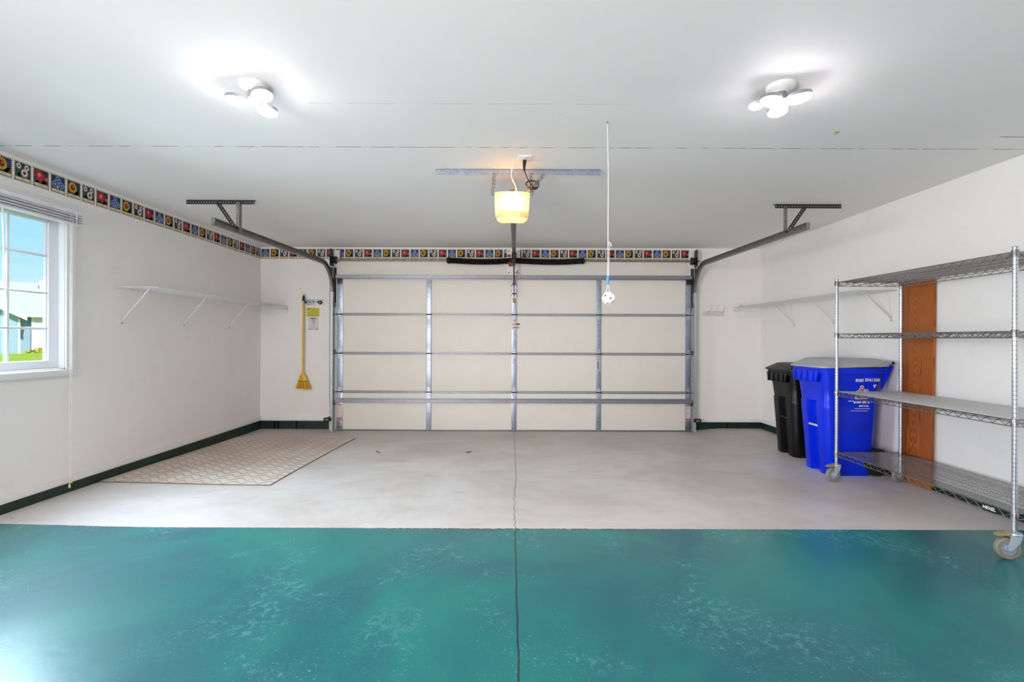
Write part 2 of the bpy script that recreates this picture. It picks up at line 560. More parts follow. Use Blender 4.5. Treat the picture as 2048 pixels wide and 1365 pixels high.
# ------------------------------------------------------------------ mesh helpers
class MB:
    def __init__(self):
        self.bm = bmesh.new()

    def v(self, p):
        return self.bm.verts.new(p)

    def face(self, vs, mi=0):
        try:
            f = self.bm.faces.new(vs)
            f.material_index = mi
            return f
        except ValueError:
            return None

    def poly(self, pts, mi=0):
        return self.face([self.v(p) for p in pts], mi)

    def box(self, lo, hi, mi=0, bevel=0.0):
        x0, y0, z0 = lo
        x1, y1, z1 = hi
        return self.hexa([(x0, y0, z0), (x1, y0, z0), (x1, y1, z0), (x0, y1, z0), (x0, y0, z1), (x1, y0, z1), (x1, y1, z1), (x0, y1, z1)], mi, bevel)

    def hexa(self, p, mi=0, bevel=0.0):
        vs = [self.v(q) for q in p]
        fs = [self.face([vs[i] for i in q], mi) for q in ((3, 2, 1, 0), (4, 5, 6, 7), (0, 1, 5, 4), (1, 2, 6, 5), (2, 3, 7, 6), (3, 0, 4, 7))]
        if bevel > 0:
            es = list({e for f in fs for e in f.edges})
            r = bmesh.ops.bevel(self.bm, geom=es, offset=bevel, segments=2, profile=0.6, affect='EDGES')
            for f in r['faces']:
                f.material_index = mi
        return vs

    def bar(self, a, b, w, h, up=(0, 0, 1), mi=0, bevel=0.0):
        """a box from a to b, w wide (sideways) and h tall (along up)"""
        a, b = V(a), V(b)
        t = (b - a).normalized()
        s = t.cross(V(up)).normalized()
        u = s.cross(t).normalized()
        s = s * (w / 2)
        u = u * (h / 2)
        self.hexa([a - s - u, a + s - u, b + s - u, b - s - u, a - s + u, a + s + u, b + s + u, b - s + u], mi, bevel)

    def tube(self, pts, r, n=8, mi=0, closed=False, caps=True):
        pts = [V(p) for p in pts]
        m = len(pts)
        rs = r if isinstance(r, (list, tuple)) else [r] * m
        rings = []
        nrm = None
        for i, p in enumerate(pts):
            if closed:
                t = pts[(i + 1) % m] - pts[i - 1]
            else:
                t = pts[min(i + 1, m - 1)] - pts[max(i - 1, 0)]
            t.normalize()
            if nrm is None:
                nrm = t.orthogonal().normalized()
            nrm = (nrm - t * nrm.dot(t))
            if nrm.length < 1e-6:
                nrm = t.orthogonal()
            nrm.normalize()
            bn = t.cross(nrm)
            rings.append([self.v(p + (nrm * math.cos(2 * PI * k / n) + bn * math.sin(2 * PI * k / n)) * rs[i]) for k in range(n)])
        for i in range(m if closed else m - 1):
            A, B = rings[i], rings[(i + 1) % m]
            for k in range(n):
                self.face([A[k], A[(k + 1) % n], B[(k + 1) % n], B[k]], mi)
        if caps and not closed:
            self.face(rings[0][::-1], mi)
            self.face(rings[-1], mi)

    def cyl(self, a, b, r, n=16, mi=0, r2=None):
        self.tube([a, b], [r, r if r2 is None else r2], n, mi)

    def lathe(self, prof, org, axis=(0, 0, 1), n=24, mi=0, cap=True):
        """prof: list of (radius, distance along axis)"""
        ax = V(axis).normalized()
        e1 = ax.orthogonal().normalized()
        e2 = ax.cross(e1)
        org = V(org)
        rings = []
        for r, d in prof:
            rings.append([self.v(org + ax * d + (e1 * math.cos(2 * PI * k / n) + e2 * math.sin(2 * PI * k / n)) * max(r, 1e-5)) for k in range(n)])
        for A, B in zip(rings, rings[1:]):
            for k in range(n):
                self.face([A[k], A[(k + 1) % n], B[(k + 1) % n], B[k]], mi)
        if cap:
            self.face(rings[0][::-1], mi)
            self.face(rings[-1], mi)

    def loft(self, loops, mi=0, cap0=True, cap1=True):
        L = [[self.v(p) for p in lp] for lp in loops]
        n = len(L[0])
        for A, B in zip(L, L[1:]):
            for k in range(n):
                self.face([A[k], A[(k + 1) % n], B[(k + 1) % n], B[k]], mi)
        if cap0:
            self.face(L[0][::-1], mi)
        if cap1:
            self.face(L[-1], mi)

    def prism(self, poly, org, ux, uy, ext, mi=0):
        """extrude a 2-D outline (in ux, uy) along the vector ext"""
        org, ux, uy, ext = V(org), V(ux), V(uy), V(ext)
        A = [org + ux * a + uy * b for a, b in poly]
        self.loft([A, [p + ext for p in A]], mi)

    def sweep(self, prof, path, lat, mi=0, caps=True):
        """sweep an open or closed 2-D profile (a: along lat, b: along normal) down a path"""
        path = [V(p) for p in path]
        lat = V(lat)
        loops = []
        for i, p in enumerate(path):
            t = (path[min(i + 1, len(path) - 1)] - path[max(i - 1, 0)]).normalized()
            l = (lat - t * lat.dot(t)).normalized()
            nn = t.cross(l)
            loops.append([p + l * a + nn * b for a, b in prof])
        self.loft(loops, mi, caps, caps)

    def perf(self, a, b, w, nrm, pitch=0.025, hole=0.0055, th=0.0025, mi=0):
        """a perforated steel strip from a to b, w wide, face normal nrm, a hole per pitch"""
        a, b = V(a), V(b)
        t = (b - a)
        L = t.length
        t.normalize()
        nrm = V(nrm)
        nrm = (nrm - t * nrm.dot(t)).normalized()
        s = nrm.cross(t)
        n = max(1, int(round(L / pitch)))
        d = L / n
        h = w / 2
        for side in (0.0, th):
            o = a - nrm * side
            for i in range(n):
                c = o + t * (d * (i + 0.5))
                out = [(-d / 2, -h), (0, -h), (d / 2, -h), (d / 2, 0), (d / 2, h), (0, h), (-d / 2, h), (-d / 2, 0)]
                ov = [self.v(c + t * x + s * y) for x, y in out]
                iv = [self.v(c + t * hole * math.cos(g) + s * hole * math.sin(g)) for g in [(-3 * PI / 4) + k * PI / 4 for k in range(8)]]
                for k in range(8):
                    q = [ov[k], ov[(k + 1) % 8], iv[(k + 1) % 8], iv[k]]
                    self.face(q if side == 0 else q[::-1], mi)
        for y in (-h, h):
            self.poly([a + s * y, b + s * y, b + s * y - nrm * th, a + s * y - nrm * th], mi)

    def add2d(self, verts, faces, org, ux, uy, mi=0):
        org, ux, uy = V(org), V(ux), V(uy)
        vs = [self.v(org + ux * x + uy * y) for x, y in verts]
        for f in faces:
            self.face([vs[i] for i in f], mi)

    def build(self, name, mats, parent=None, smooth=35, origin=None):
        bmesh.ops.recalc_face_normals(self.bm, faces=self.bm.faces)
        po = PO.get(parent.name, V((0, 0, 0))) if parent else V((0, 0, 0))
        og = V(origin) if origin is not None else po
        if og.length > 0:
            bmesh.ops.translate(self.bm, verts=self.bm.verts, vec=-og)
        me = bpy.data.meshes.new(name)
        self.bm.to_mesh(me)
        self.bm.free()
        if not isinstance(mats, (list, tuple)):
            mats = [mats]
        for m in mats:
            me.materials.append(MT[m] if isinstance(m, str) else m)
        if smooth:
            me.shade_smooth()
            me.set_sharp_from_angle(angle=math.radians(smooth))
        o = bpy.data.objects.new(name, me)
        COL.objects.link(o)
        o.location = og - po
        if parent:
            o.parent = parent
        PO[o.name] = og
        return o


PO = {}


def tag(o, label=None, cat=None, group=None, kind=None):
    if label:
        o['label'] = label
    if cat:
        o['category'] = cat
    if group:
        o['group'] = group
    if kind:
        o['kind'] = kind
    return o


def thing(name, loc, label, cat, group=None, kind=None):
    o = bpy.data.objects.new(name, None)
    o.empty_display_size = 0.1
    COL.objects.link(o)
    o.location = loc
    PO[o.name] = V(loc)
    return tag(o, label, cat, group, kind)


_tx = {}


def text2d(body, size, align='CENTER', shear=0.0, bold=0.0):
    key = (body, size, align, shear, bold)
    if key in _tx:
        return _tx[key]
    cu = bpy.data.curves.new('lettering', 'FONT')
    cu.body = body
    cu.size = size
    cu.align_x = align
    cu.align_y = 'CENTER'
    cu.resolution_u = 2
    cu.shear = shear
    cu.offset = bold
    ob = bpy.data.objects.new('lettering', cu)
    me = bpy.data.meshes.new_from_object(ob)
    vs = [(v.co.x, v.co.y) for v in me.vertices]
    fs = [tuple(p.vertices) for p in me.polygons]
    bpy.data.objects.remove(ob)
    bpy.data.meshes.remove(me)
    bpy.data.curves.remove(cu)
    _tx[key] = (vs, fs)
    return _tx[key]


def ell(cx, cy, rx, ry, n=12, a0=0.0):
    return [(cx + rx * math.cos(a0 + 2 * PI * k / n), cy + ry * math.sin(a0 + 2 * PI * k / n)) for k in range(n)]


def rrect(x0, x1, y0, y1, r, n=4):
    pts = []
    for cx, cy, a in ((x1 - r, y1 - r, 0), (x0 + r, y1 - r, PI / 2), (x0 + r, y0 + r, PI), (x1 - r, y0 + r, 3 * PI / 2)):
        for k in range(n + 1):
            g = a + (PI / 2) * k / n
            pts.append((cx + r * math.cos(g), cy + r * math.sin(g)))
    return pts


# ------------------------------------------------------------------ room shell
def build_shell():
    b = MB()
    xs = [-3.7 + 0.1 * i for i in range(75)]
    ys = [-1.9 + 0.1 * i for i in range(90)]
    g = [[b.v((x, y, zf(x, y))) for x in xs] for y in ys]
    for j in range(len(ys) - 1):
        for i in range(len(xs) - 1):
            b.face([g[j][i], g[j][i + 1], g[j + 1][i + 1], g[j + 1][i]])
    tag(b.build('floor', 'floor'), 'concrete garage floor, teal paint in front and pale grey towards the overhead door', 'floor', kind='structure')
    b = MB()
    b.box((-3.75, -1.95, ZC), (3.75, 7.0, ZC + 0.15))
    tag(b.build('ceiling', 'ceiling', smooth=0), 'white drywall ceiling with a cracked seam across it', 'ceiling', kind='structure')
    # left wall with window opening (Y 2.80..3.79, Z 0.985..2.20)
    b = MB()
    x0, x1 = XL - 0.15, XL
    wy0, wy1, wz0, wz1 = 2.80, 3.79, 0.985, 2.20
    b.box((x0, -1.9, -0.1), (x1, wy0, ZC))
    b.box((x0, wy1, -0.1), (x1, 6.95, ZC))
    b.box((x0, wy0, -0.1), (x1, wy1, wz0))
    b.box((x0, wy0, wz1), (x1, wy1, ZC))
    tag(b.build('wall_left', 'wall', smooth=0), 'white left wall with the window', 'wall', kind='structure')
    b = MB()
    b.box((XR, -1.9, -0.1), (XR + 0.15, 6.95, ZC))
    tag(b.build('wall_right', 'wall', smooth=0), 'white right wall behind the chrome rack', 'wall', kind='structure')
    b = MB()
    b.box((XL, YW, -0.1), (-2.40, YW + 0.15, ZC))
    b.box((2.48, YW, -0.1), (XR, YW + 0.15, ZC))
    b.box((-2.40, YW, 2.09), (2.48, YW + 0.15, ZC))
    tag(b.build('wall_back', 'wall', smooth=0), 'white wall around the overhead door', 'wall', kind='structure')
    b = MB()
    b.box((-3.64, YF - 0.15, -0.1), (3.65, YF, ZC))
    tag(b.build('wall_front', 'wall', smooth=0), 'white wall at the house end of the garage', 'wall', kind='structure')
    # curbs and the white strip above them
    def curb(name, lo, hi, along, label):
        b = MB()
        n = 60
        x0, y0 = lo
        x1, y1 = hi
        for i in range(n):
            if along == 'y':
                ya, yb = y0 + (y1 - y0) * i / n, y0 + (y1 - y0) * (i + 1) / n
                b.box((x0, ya, -0.06), (x1, yb, 0.082))
            else:
                xa, xb = x0 + (x1 - x0) * i / n, x0 + (x1 - x0) * (i + 1) / n
                b.box((xa, y0, -0.06), (xb, y1, 0.082))
        bmesh.ops.remove_doubles(b.bm, verts=b.bm.verts, dist=1e-5)
        for v in b.bm.verts:
            v.co.x += random.uniform(-0.0007, 0.0007)
            v.co.y += random.uniform(-0.0007, 0.0007)
        tag(b.build(name, 'curb_green'), label, 'baseboard', kind='structure')
    curb('baseboard_left', (XL - 0.01, -1.7), (XL + 0.014, YW), 'y', 'dark green painted curb along the left wall')
    curb('baseboard_right', (XR - 0.014, -1.7), (XR + 0.01, YW), 'y', 'dark green painted curb along the right wall')
    curb('baseboard_back', (XL, YW - 0.014), (-2.46, YW + 0.01), 'x', 'dark green painted curb left of the overhead door')
    curb('baseboard_back.001', (2.55, YW - 0.014), (XR, YW + 0.01), 'x', 'dark green painted curb right of the overhead door')
    k = 1
    for lo, hi, lab in (((XL, -1.7, 0.09), (XL + 0.02, YW, 0.138), 'white strip above the green curb of the left wall'),
                        ((XR - 0.02, -1.7, 0.09), (XR, YW, 0.138), 'white strip above the green curb of the right wall'),
                        ((XL, YW - 0.02, 0.09), (-2.50, YW, 0.138), 'white strip above the green curb left of the overhead door'),
                        ((2.57, YW - 0.02, 0.09), (XR, YW, 0.138), 'white strip above the green curb right of the overhead door')):
        b = MB()
        b.box(lo, hi, 0, 0.004)
        tag(b.build('trim_%d' % k, 'wall'), lab, 'trim', kind='structure')
        k += 1
    for lo, hi, lab in (((-2.505, 6.685, -0.03), (-2.405, YW, 2.335), 'white jamb board left of the overhead door'),
                        ((2.475, 6.685, -0.03), (2.545, YW, 2.335), 'white jamb board right of the overhead door'),
                        ((-2.405, 6.69, 2.075), (2.475, YW, 2.33), 'cream header board above the overhead door')):
        b = MB()
        b.box(lo, hi, 0, 0.003)
        tag(b.build('trim_%d' % k, 'cream_panel' if 'header' in lab else 'trim'), lab, 'trim', kind='structure')
        k += 1


build_shell()


# ------------------------------------------------------------------ window
def build_window():
    w = thing('window_1', (XL, 3.3, 0.985), 'white vinyl grid window in the left wall', 'window', kind='structure')
    y0, y1, z0, z1 = 2.80, 3.79, 0.985, 2.20
    b = MB()                                         # jamb liner
    xa, xb = XL - 0.15, XL + 0.001
    b.box((xa, y1 - 0.012, z0), (xb, y1, z1))
    b.box((xa, y0, z0), (xb, y0 + 0.012, z1))
    b.box((xa, y0, z1 - 0.012), (xb, y1, z1))
    b.box((xa, y0, z0), (xb, y1, z0 + 0.012))
    b.build('window_jamb', 'vinyl', w)
    b = MB()                                         # casing on the wall
    for lo, hi in (((XL, y1 - 0.006, z0), (XL + 0.016, y1 + 0.078, z1 + 0.08)), ((XL, y0 - 0.078, z0), (XL + 0.016, y0 + 0.006, z1 + 0.08)),
                   ((XL, y0, z1 - 0.006), (XL + 0.016, y1, z1 + 0.08))):
        b.box(lo, hi, 0, 0.004)
    b.box((XL + 0.016, y1 + 0.028, z0), (XL + 0.022, y1 + 0.072, z1 + 0.08), 0, 0.002)
    b.build('window_casing', 'trim', w)
    b = MB()
    b.box((XL - 0.02, y0 - 0.10, 0.938), (XL + 0.035, y1 + 0.10, 0.985), 0, 0.006)
    b.build('window_sill', 'trim', w)
    s0, s1, t0, t1 = y0 + 0.012, y1 - 0.012, z0 + 0.012, z1 - 0.012
    sx0, sx1 = XL - 0.085, XL - 0.045
    b = MB()
    fw = 0.078
    b.box((sx0, s1 - fw, t0), (sx1, s1, t1), 0, 0.006)
    b.box((sx0, s0, t0), (sx1, s0 + fw, t1), 0, 0.006)
    b.box((sx0, s0 + fw, t0), (sx1, s1 - fw, t0 + 0.062), 0, 0.006)
    b.box((sx0, s0 + fw, t1 - fw), (sx1, s1 - fw, t1), 0, 0.006)
    # inner bead
    b.box((sx0 + 0.008, s1 - fw - 0.012, t0 + 0.06), (sx1 - 0.012, s1 - fw, t1 - fw), 0, 0.002)
    sash = b.build('sash', 'vinyl', w)
    b = MB()
    for yy in (3.112, 3.408):
        b.box((XL - 0.064, yy - 0.009, t0 + 0.06), (XL - 0.052, yy + 0.009, t1 - fw + 0.002), 0, 0.003)
    for zz in (1.301, 1.571, 1.855):
        b.box((XL - 0.0635, s0 + fw, zz - 0.009), (XL - 0.0515, s1 - fw, zz + 0.009), 0, 0.003)
    b.build('grille', 'vinyl', w)
    b = MB()
    b.box((XL - 0.0735, s0 + fw - 0.004, t0 + 0.05), (XL - 0.0695, s1 - fw + 0.004, t1 - fw + 0.004))
    b.build('window_pane', 'glass', w, smooth=0)

    r = thing('window_blind', (XL + 0.05, 3.3, 2.235), 'grey white mini blind drawn up at the top of the window', 'blind')
    by0, by1 = 2.68, 3.885
    b = MB()
    b.box((XL + 0.017, by0, 2.205), (XL + 0.058, by1, 2.238), 0, 0.003)
    b.build('headrail', 'blind', r)
    b = MB()
    for i in range(7):
        z = 2.1385 + i * 0.0098
        dx = (0.006 if i % 2 else -0.004) + random.uniform(-0.002, 0.002)
        dy = random.uniform(-0.006, 0.006)
        pr = [(0.024, -0.001), (0.036, 0.002), (0.050, 0.002), (0.064, -0.0005), (0.072, -0.004)]
        b.loft([[(XL + u + dx, yy, z + w) for u, w in pr] + [(XL + u + dx, yy, z + w + 0.0042) for u, w in pr[::-1]] for yy in (by0 + dy, by1 + dy)])
    tag(b.build('slat_stack', 'blind', r), kind='stuff')
    b = MB()
    b.box((XL + 0.022, by0, 2.118), (XL + 0.07, by1, 2.132), 0, 0.004)
    b.build('bottom_rail', 'vinyl', r)
    for y in (3.20, 3.80):
        b = MB()
        b.box((XL + 0.0765, y - 0.005, 2.116), (XL + 0.0785, y + 0.005, 2.21))
        b.tube([(XL + 0.075, y, 2.119), (XL + 0.06, y + 0.012, 2.106), (XL + 0.05, y + 0.02, 2.114)], 0.003, 6)
        b.build('ladder_tape', 'string', r)
    b = MB()
    b.tube([(XL + 0.06, 3.262, 2.12), (XL + 0.065, 3.265, 1.9), (XL + 0.06, 3.285, 1.56), (XL + 0.06, 3.287, 1.50)], [0.004, 0.004, 0.004, 0.006], 8)
    b.build('tilt_wand', 'white_plastic', r)
    b = MB()
    pts = lambda dy, z1: [(XL + 0.066, 3.775 + dy, 2.2 - (2.2 - z1) * i / 8) for i in range(9)]
    b.tube(pts(0.0, 0.118), 0.0016, 6)
    b.tube(pts(-0.016, 0.085), 0.0016, 6)
    c = b.build('pull_cord', 'string', r)
    b = MB()
    b.lathe([(0.002, 0.03), (0.005, 0.02), (0.008, -0.004), (0.007, -0.006)], (XL + 0.066, 3.775, 0.105), n=12)
    b.lathe([(0.002, 0.03), (0.005, 0.02), (0.008, -0.004), (0.007, -0.006)], (XL + 0.066, 3.759, 0.072), n=12)
    b.build('tassel', 'tassel', c)


build_window()


# ------------------------------------------------------------------ wallpaper border
WPM = ['wp_paper', 'wp_black', 'wp_navy', 'wp_green', 'wp_lime', 'wp_yellow', 'wp_gold', 'wp_brown', 'wp_red', 'wp_pink', 'wp_blue', 'wp_sky', 'wp_tan', 'wp_check']
WI = {n[3:]: i for i, n in enumerate(WPM)}


def border_tile(b, kind, org, ux, nrm, w, h, clip=None):
    """one picture square of the border; u along ux, v up; layers stand a hair proud of one another"""
    org, ux, nrm = V(org), V(ux), V(nrm)
    uz = V((0, 0, 1))
    P = lambda u, v, l: org + ux * (u * w) + uz * (v * h) + nrm * (0.0012 + 0.00025 * l)
    a0, a1 = (0.0, 1.0) if clip is None else clip

    def poly(pts, col, layer):
        if clip is not None:
            pts = [(min(max(u, a0), a1), v) for u, v in pts]
            if max(p[0] for p in pts) - min(p[0] for p in pts) < 1e-4:
                return
        b.poly([P(u, v, layer) for u, v in pts], WI[col])

    def rect(u0, v0, u1, v1, col, layer):
        poly([(u0, v0), (u1, v0), (u1, v1), (u0, v1)], col, layer)

    def disc(u, v, r, col, layer, n=10, ry=None):
        poly(ell(u, v, r, (ry or r), n), col, layer)

    def flower(u, v, r, n, wid, col, layer):
        for k in range(n):
            g = 2 * PI * k / n + 0.2
            c, s = math.cos(g), math.sin(g)
            poly([(u, v), (u + r * .6 * c - wid * s, v + r * .6 * s + wid * c), (u + r * c, v + r * s), (u + r * .6 * c + wid * s, v + r * .6 * s - wid * c)], col, layer)
    # black square with pale checks round the edge
    rect(0.05, 0.05, 0.95, 0.93, 'black', 1)
    nchk = 10
    for i in range(nchk):
        u = 0.06 + 0.87 * i / nchk
        rect(u, 0.055, u + 0.045, 0.10, 'check', 2)
        rect(u + 0.04, 0.88, u + 0.085, 0.925, 'check', 2)
        v = 0.06 + 0.85 * i / nchk
        rect(0.055, v, 0.10, v + 0.045, 'check', 2)
        rect(0.90, v + 0.03, 0.945, v + 0.075, 'check', 2)
    rect(0.11, 0.25, 0.89, 0.87, 'navy', 2)
    leafs = lambda L: [poly([(u, v), (u + .5 * dx - .3 * dy, v + .5 * dy + .3 * dx), (u + dx, v + dy), (u + .5 * dx + .3 * dy, v + .5 * dy - .3 * dx)], c, L)
                       for u, v, dx, dy, c in ((.2, .27, .2, .16, 'green'), (.5, .26, .2, .14, 'lime'), (.62, .28, .22, .22, 'green'), (.3, .27, -.16, .22, 'green'), (.75, .26, -.2, .13, 'lime'))]
    leafs(3)
    if kind == 0:      # sunflower
        rect(0.5, 0.26, 0.88, 0.52, 'green', 3)
        flower(0.42, 0.58, 0.30, 16, 0.055, 'yellow', 4)
        flower(0.42, 0.58, 0.22, 12, 0.045, 'gold', 5)
        disc(0.42, 0.58, 0.14, 'brown', 6)
        disc(0.45, 0.61, 0.06, 'gold', 7, 7)
        disc(0.78, 0.70, 0.08, 'blue', 4, 7)
    elif kind == 1:    # daisies
        poly([(.13, .7), (.19, .72), (.42, .27), (.33, .27)], 'green', 3)
        for u, v, r in ((.28, .73, .15), (.70, .73, .15), (.58, .47, .22)):
            flower(u, v, r, 14, .026, 'check', 4)
            disc(u, v, r * .38, 'brown', 5, 8)
    elif kind == 2:    # red blooms
        flower(.40, .60, .29, 14, .08, 'red', 4)
        disc(.40, .60, .22, 'red', 5)
        disc(.38, .63, .10, 'pink', 6, 8)
        disc(.78, .50, .12, 'red', 4, 8)
        disc(.80, .53, .06, 'pink', 5, 7)
        poly([(.14, .27), (.3, .42), (.86, .4), (.88, .27)], 'green', 3)
    else:              # blue pansies
        for u, v in ((.5, .70), (.32, .47), (.70, .47)):
            disc(u, v, .17, 'sky', 4, 9)
            disc(u, v, .135, 'blue', 5, 9)
            disc(u, v, .055, 'check', 6, 7)
            disc(u, v, .028, 'blue', 7, 6)
        disc(.5, .32, .08, 'sky', 3, 7)
    rect(0.12, 0.115, 0.88, 0.235, 'tan', 3)
    if clip is None:
        vs, fs = text2d(('SUNFLOWER', 'DAISY', 'ZINNIA', 'PANSY')[kind], 0.085 if kind else 0.068)
        b.add2d([(x * 0.95 + 0.5, y * 1.0 + 0.175) for x, y in vs], fs, org + nrm * (0.0012 + 0.001), ux * w, uz * h, WI['black'])


def build_borders():
    z0, h = 2.337, 0.158
    # left wall, running from the near end to the far corner
    b = MB()
    w = (YW - 3.388) / 25
    ya = 3.388 - 9 * w
    b.box((XL + 0.0002, ya, z0), (XL + 0.0012, YW - 0.001, z0 + h), WI['paper'])
    order = [0, 1, 2, 3]
    for i in range(34):
        y = ya + i * w
        k = (i - 9 + 1) % 4            # index 8 (just before 3.388) is a sunflower
        border_tile(b, order[k], (XL, y, z0), (0, 1, 0), (1, 0, 0), w, h)
    tag(b.build('wallpaper_border', WPM, smooth=0), 'flower picture wallpaper border along the top of the left wall', 'border', 'flower borders under the ceiling')
    # back wall, two runs either side of the spring mounting board
    for x_a, x_b, x_ref, kref, side in ((XL + 0.003, -0.053, -0.886, 3, 'left'), (0.129, 2.492, 0.155, 1, 'right')):
        b = MB()
        b.box((x_a, YW - 0.0012, z0), (x_b, YW - 0.0002, z0 + h), WI['paper'])
        w = 0.1302
        i0 = math.floor((x_a - x_ref) / w)
        i1 = math.ceil((x_b - x_ref) / w)
        for i in range(i0, i1):
            x = x_ref + i * w
            lo, hi = max(0, (x_a - x) / w), min(1, (x_b - x) / w)
            if hi - lo < 0.1:
                continue
            border_tile(b, (kref + i) % 4, (x, YW, z0), (1, 0, 0), (0, -1, 0), w, h, None if hi - lo > 0.99 else (lo, hi))
        tag(b.build('wallpaper_border', WPM, smooth=0),
            'flower picture wallpaper border above the overhead door, ' + side + ' of the centre spring board', 'border', 'flower borders under the ceiling')


build_borders()


# ------------------------------------------------------------------ overhead door
STX = (-2.341, -1.119, 0.049, 1.209, 2.438)
JZ = (-0.028, 0.504, 1.033, 1.568, 2.09)


def build_door():
    d = thing('door_1', (0.045, YD, -0.028), 'closed white sectional overhead garage door, steel ribbed inside face', 'garage door', kind='structure')
    x0, x1 = -2.395, 2.482
    for i in range(4):
        za, zb = JZ[i], JZ[i + 1]
        b = MB()
        b.box((x0, YD, za + 0.004 + (0.012 if i == 0 else 0)), (x1, YD + 0.04, zb - 0.003), 0, 0.002)
        if i > 0:
            b.box((x0, YD + 0.012, za - 0.012), (x1, YD + 0.03, za + 0.006))
        s = b.build('section', 'cream_panel', d)
        b = MB()                                     # folded steel edges, top and bottom of the section
        b.box((x0, YD - 0.007, zb - 0.018), (x1, YD + 0.001, zb - 0.003), 0, 0.002)
        b.box((x0, YD - 0.007, za + 0.004), (x1, YD + 0.001, za + 0.017), 0, 0.002)
        b.build('edge_rail', 'strut_steel', s)
        for k, x in enumerate(STX):
            hw = 0.040 if k in (0, 4) else 0.034
            b = MB()
            b.box((x - hw, YD - 0.013, za + 0.006), (x + hw, YD + 0.001, zb - 0.006), 0, 0.003)
            for q, (du, dv) in enumerate(((0, .12), (0, .18), (-.012, .24), (.012, .24), (0, .36), (-.01, .40), (.01, .40), (0, .44))):
                zz = za + dv * (zb - za) / 0.53
                b.cyl((x + du, YD - 0.0138, zz), (x + du, YD - 0.012, zz), 0.0035, 6, 1)
            b.build('stile', ['galv', 'ink'], s)
    for j in (1, 2, 3):
        for k, x in enumerate(STX):
            b = MB()
            z = JZ[j]
            n = V((0, -1, 0))
            leaf = [(-.028, 0), (.028, 0), (.024, .03), (.014, .062), (0, .072), (-.014, .062), (-.024, .03)]
            for sg in (1, -1):
                pts = [(x + u, YD - 0.014, z + sg * v) for u, v in leaf]
                b.loft([pts, [(p[0], p[1] - 0.003, p[2]) for p in pts]])
                for u, v in ((-.012, .03), (.012, .03), (0, .055)):
                    b.cyl((x + u, YD - 0.017, z + sg * v), (x + u, YD - 0.021, z + sg * v), 0.005, 6, 1)
            b.cyl((x - 0.036, YD - 0.022, z), (x + 0.036, YD - 0.022, z), 0.0085, 10, 1)
            h = b.build('hinge', ['galv_light', 'dark_metal'], d)
            if k in (0, 4):
                sg = -1 if k == 0 else 1
                b = MB()
                b.cyl((x, YD - 0.03, z), (x + sg * 0.075, YD - 0.03, z), 0.005, 8)
                b.lathe([(0.006, 0), (0.021, 0.001), (0.023, 0.008), (0.021, 0.016), (0.006, 0.017)], (x + sg * 0.075, YD - 0.03, z), (sg, 0, 0), 16)
                b.build('roller', 'galv_dark', h)
    for z in (2.078, 0.387):                         # stiffening struts
        b = MB()
        prof = [(-.032, 0), (-.032, -.004), (-.018, -.004), (-.018, -.045), (.018, -.045), (.018, -.004), (.032, -.004), (.032, 0)]
        b.loft([[(x, YD - 0.014 + q, z + p) for p, q in prof] for x in (x0 + 0.01, x1 - 0.01)])
        b.build('strut', 'strut_steel', d)
    b = MB()
    b.box((x0, YD - 0.004, JZ[0]), (x1, YD + 0.042, JZ[0] + 0.013), 0, 0.003)
    b.build('bottom_seal', 'black_rubber', d)
    for x in (STX[0], STX[4]):                       # bottom corner brackets
        b = MB()
        b.box((x - 0.042, YD - 0.018, 0.0), (x + 0.042, YD - 0.013, 0.105), 0, 0.002)
        b.box((x - 0.042, YD - 0.045, 0.0), (x + 0.042, YD - 0.013, 0.005), 0, 0.001)
        for u, v in ((-.02, .03), (.02, .03), (0, .08)):
            b.cyl((x + u, YD - 0.018, v), (x + u, YD - 0.023, v), 0.006, 6, 1)
        b.build('bottom_bracket', ['galv_dark', 'dark_metal'], d)
        b = MB()                                     # top roller bracket
        b.box((x - 0.034, YD - 0.024, 1.985), (x + 0.034, YD - 0.013, 2.05), 0, 0.002)
        b.box((x - 0.045, YD - 0.05, 2.045), (x + 0.045, YD - 0.013, 2.052), 0, 0.001)
        b.build('top_bracket', 'dark_metal', d)
        b = MB()                                     # warning labels on the end stile
        b.box((x - 0.032, YD - 0.0145, 0.275), (x + 0.032, YD - 0.0132, 0.335))
        b.box((x - 0.032, YD - 0.0145, 0.135), (x + 0.032, YD - 0.0132, 0.268))
        b.box((x - 0.031, YD - 0.0152, 0.322), (x + 0.031, YD - 0.0144, 0.332), 1)
        b.box((x - 0.031, YD - 0.0152, 0.137), (x + 0.031, YD - 0.0144, 0.150), 1)
        for i in range(7):
            b.box((x - 0.026, YD - 0.0152, 0.165 + i * 0.013), (x + 0.022 - 0.006 * (i % 3), YD - 0.0144, 0.168 + i * 0.013), 2)
        for i in range(3):
            b.box((x - 0.026, YD - 0.0152, 0.283 + i * 0.012), (x + 0.022, YD - 0.0144, 0.286 + i * 0.012), 2)
        tag(b.build('warning_label', ['pink_paper', 'red_ink', 'grey_ink'], d), 'pale warning label with red bars')
    x = STX[2]
    b = MB()
    b.box((x - 0.022, YD - 0.0148, 1.735), (x + 0.022, YD - 0.0132, 1.79))
    b.box((x - 0.022, YD - 0.0155, 1.735), (x + 0.022, YD - 0.0147, 1.742), 1)
    tag(b.build('sticker', ['tan_paper', 'ink'], d), 'small tan sticker on the centre stile')
    b = MB()
    b.box((x - 0.026, YD - 0.0148, 1.36), (x + 0.03, YD - 0.0132, 1.47))
    b.box((x - 0.02, YD - 0.0156, 1.432), (x + 0.026, YD - 0.0146, 1.446), 3)
    b.box((x + 0.026, YD - 0.0156, 1.432), (x + 0.078, YD - 0.001, 1.448), 1)
    b.box((x - 0.01, YD - 0.0156, 1.385), (x + 0.062, YD - 0.001, 1.398), 2)
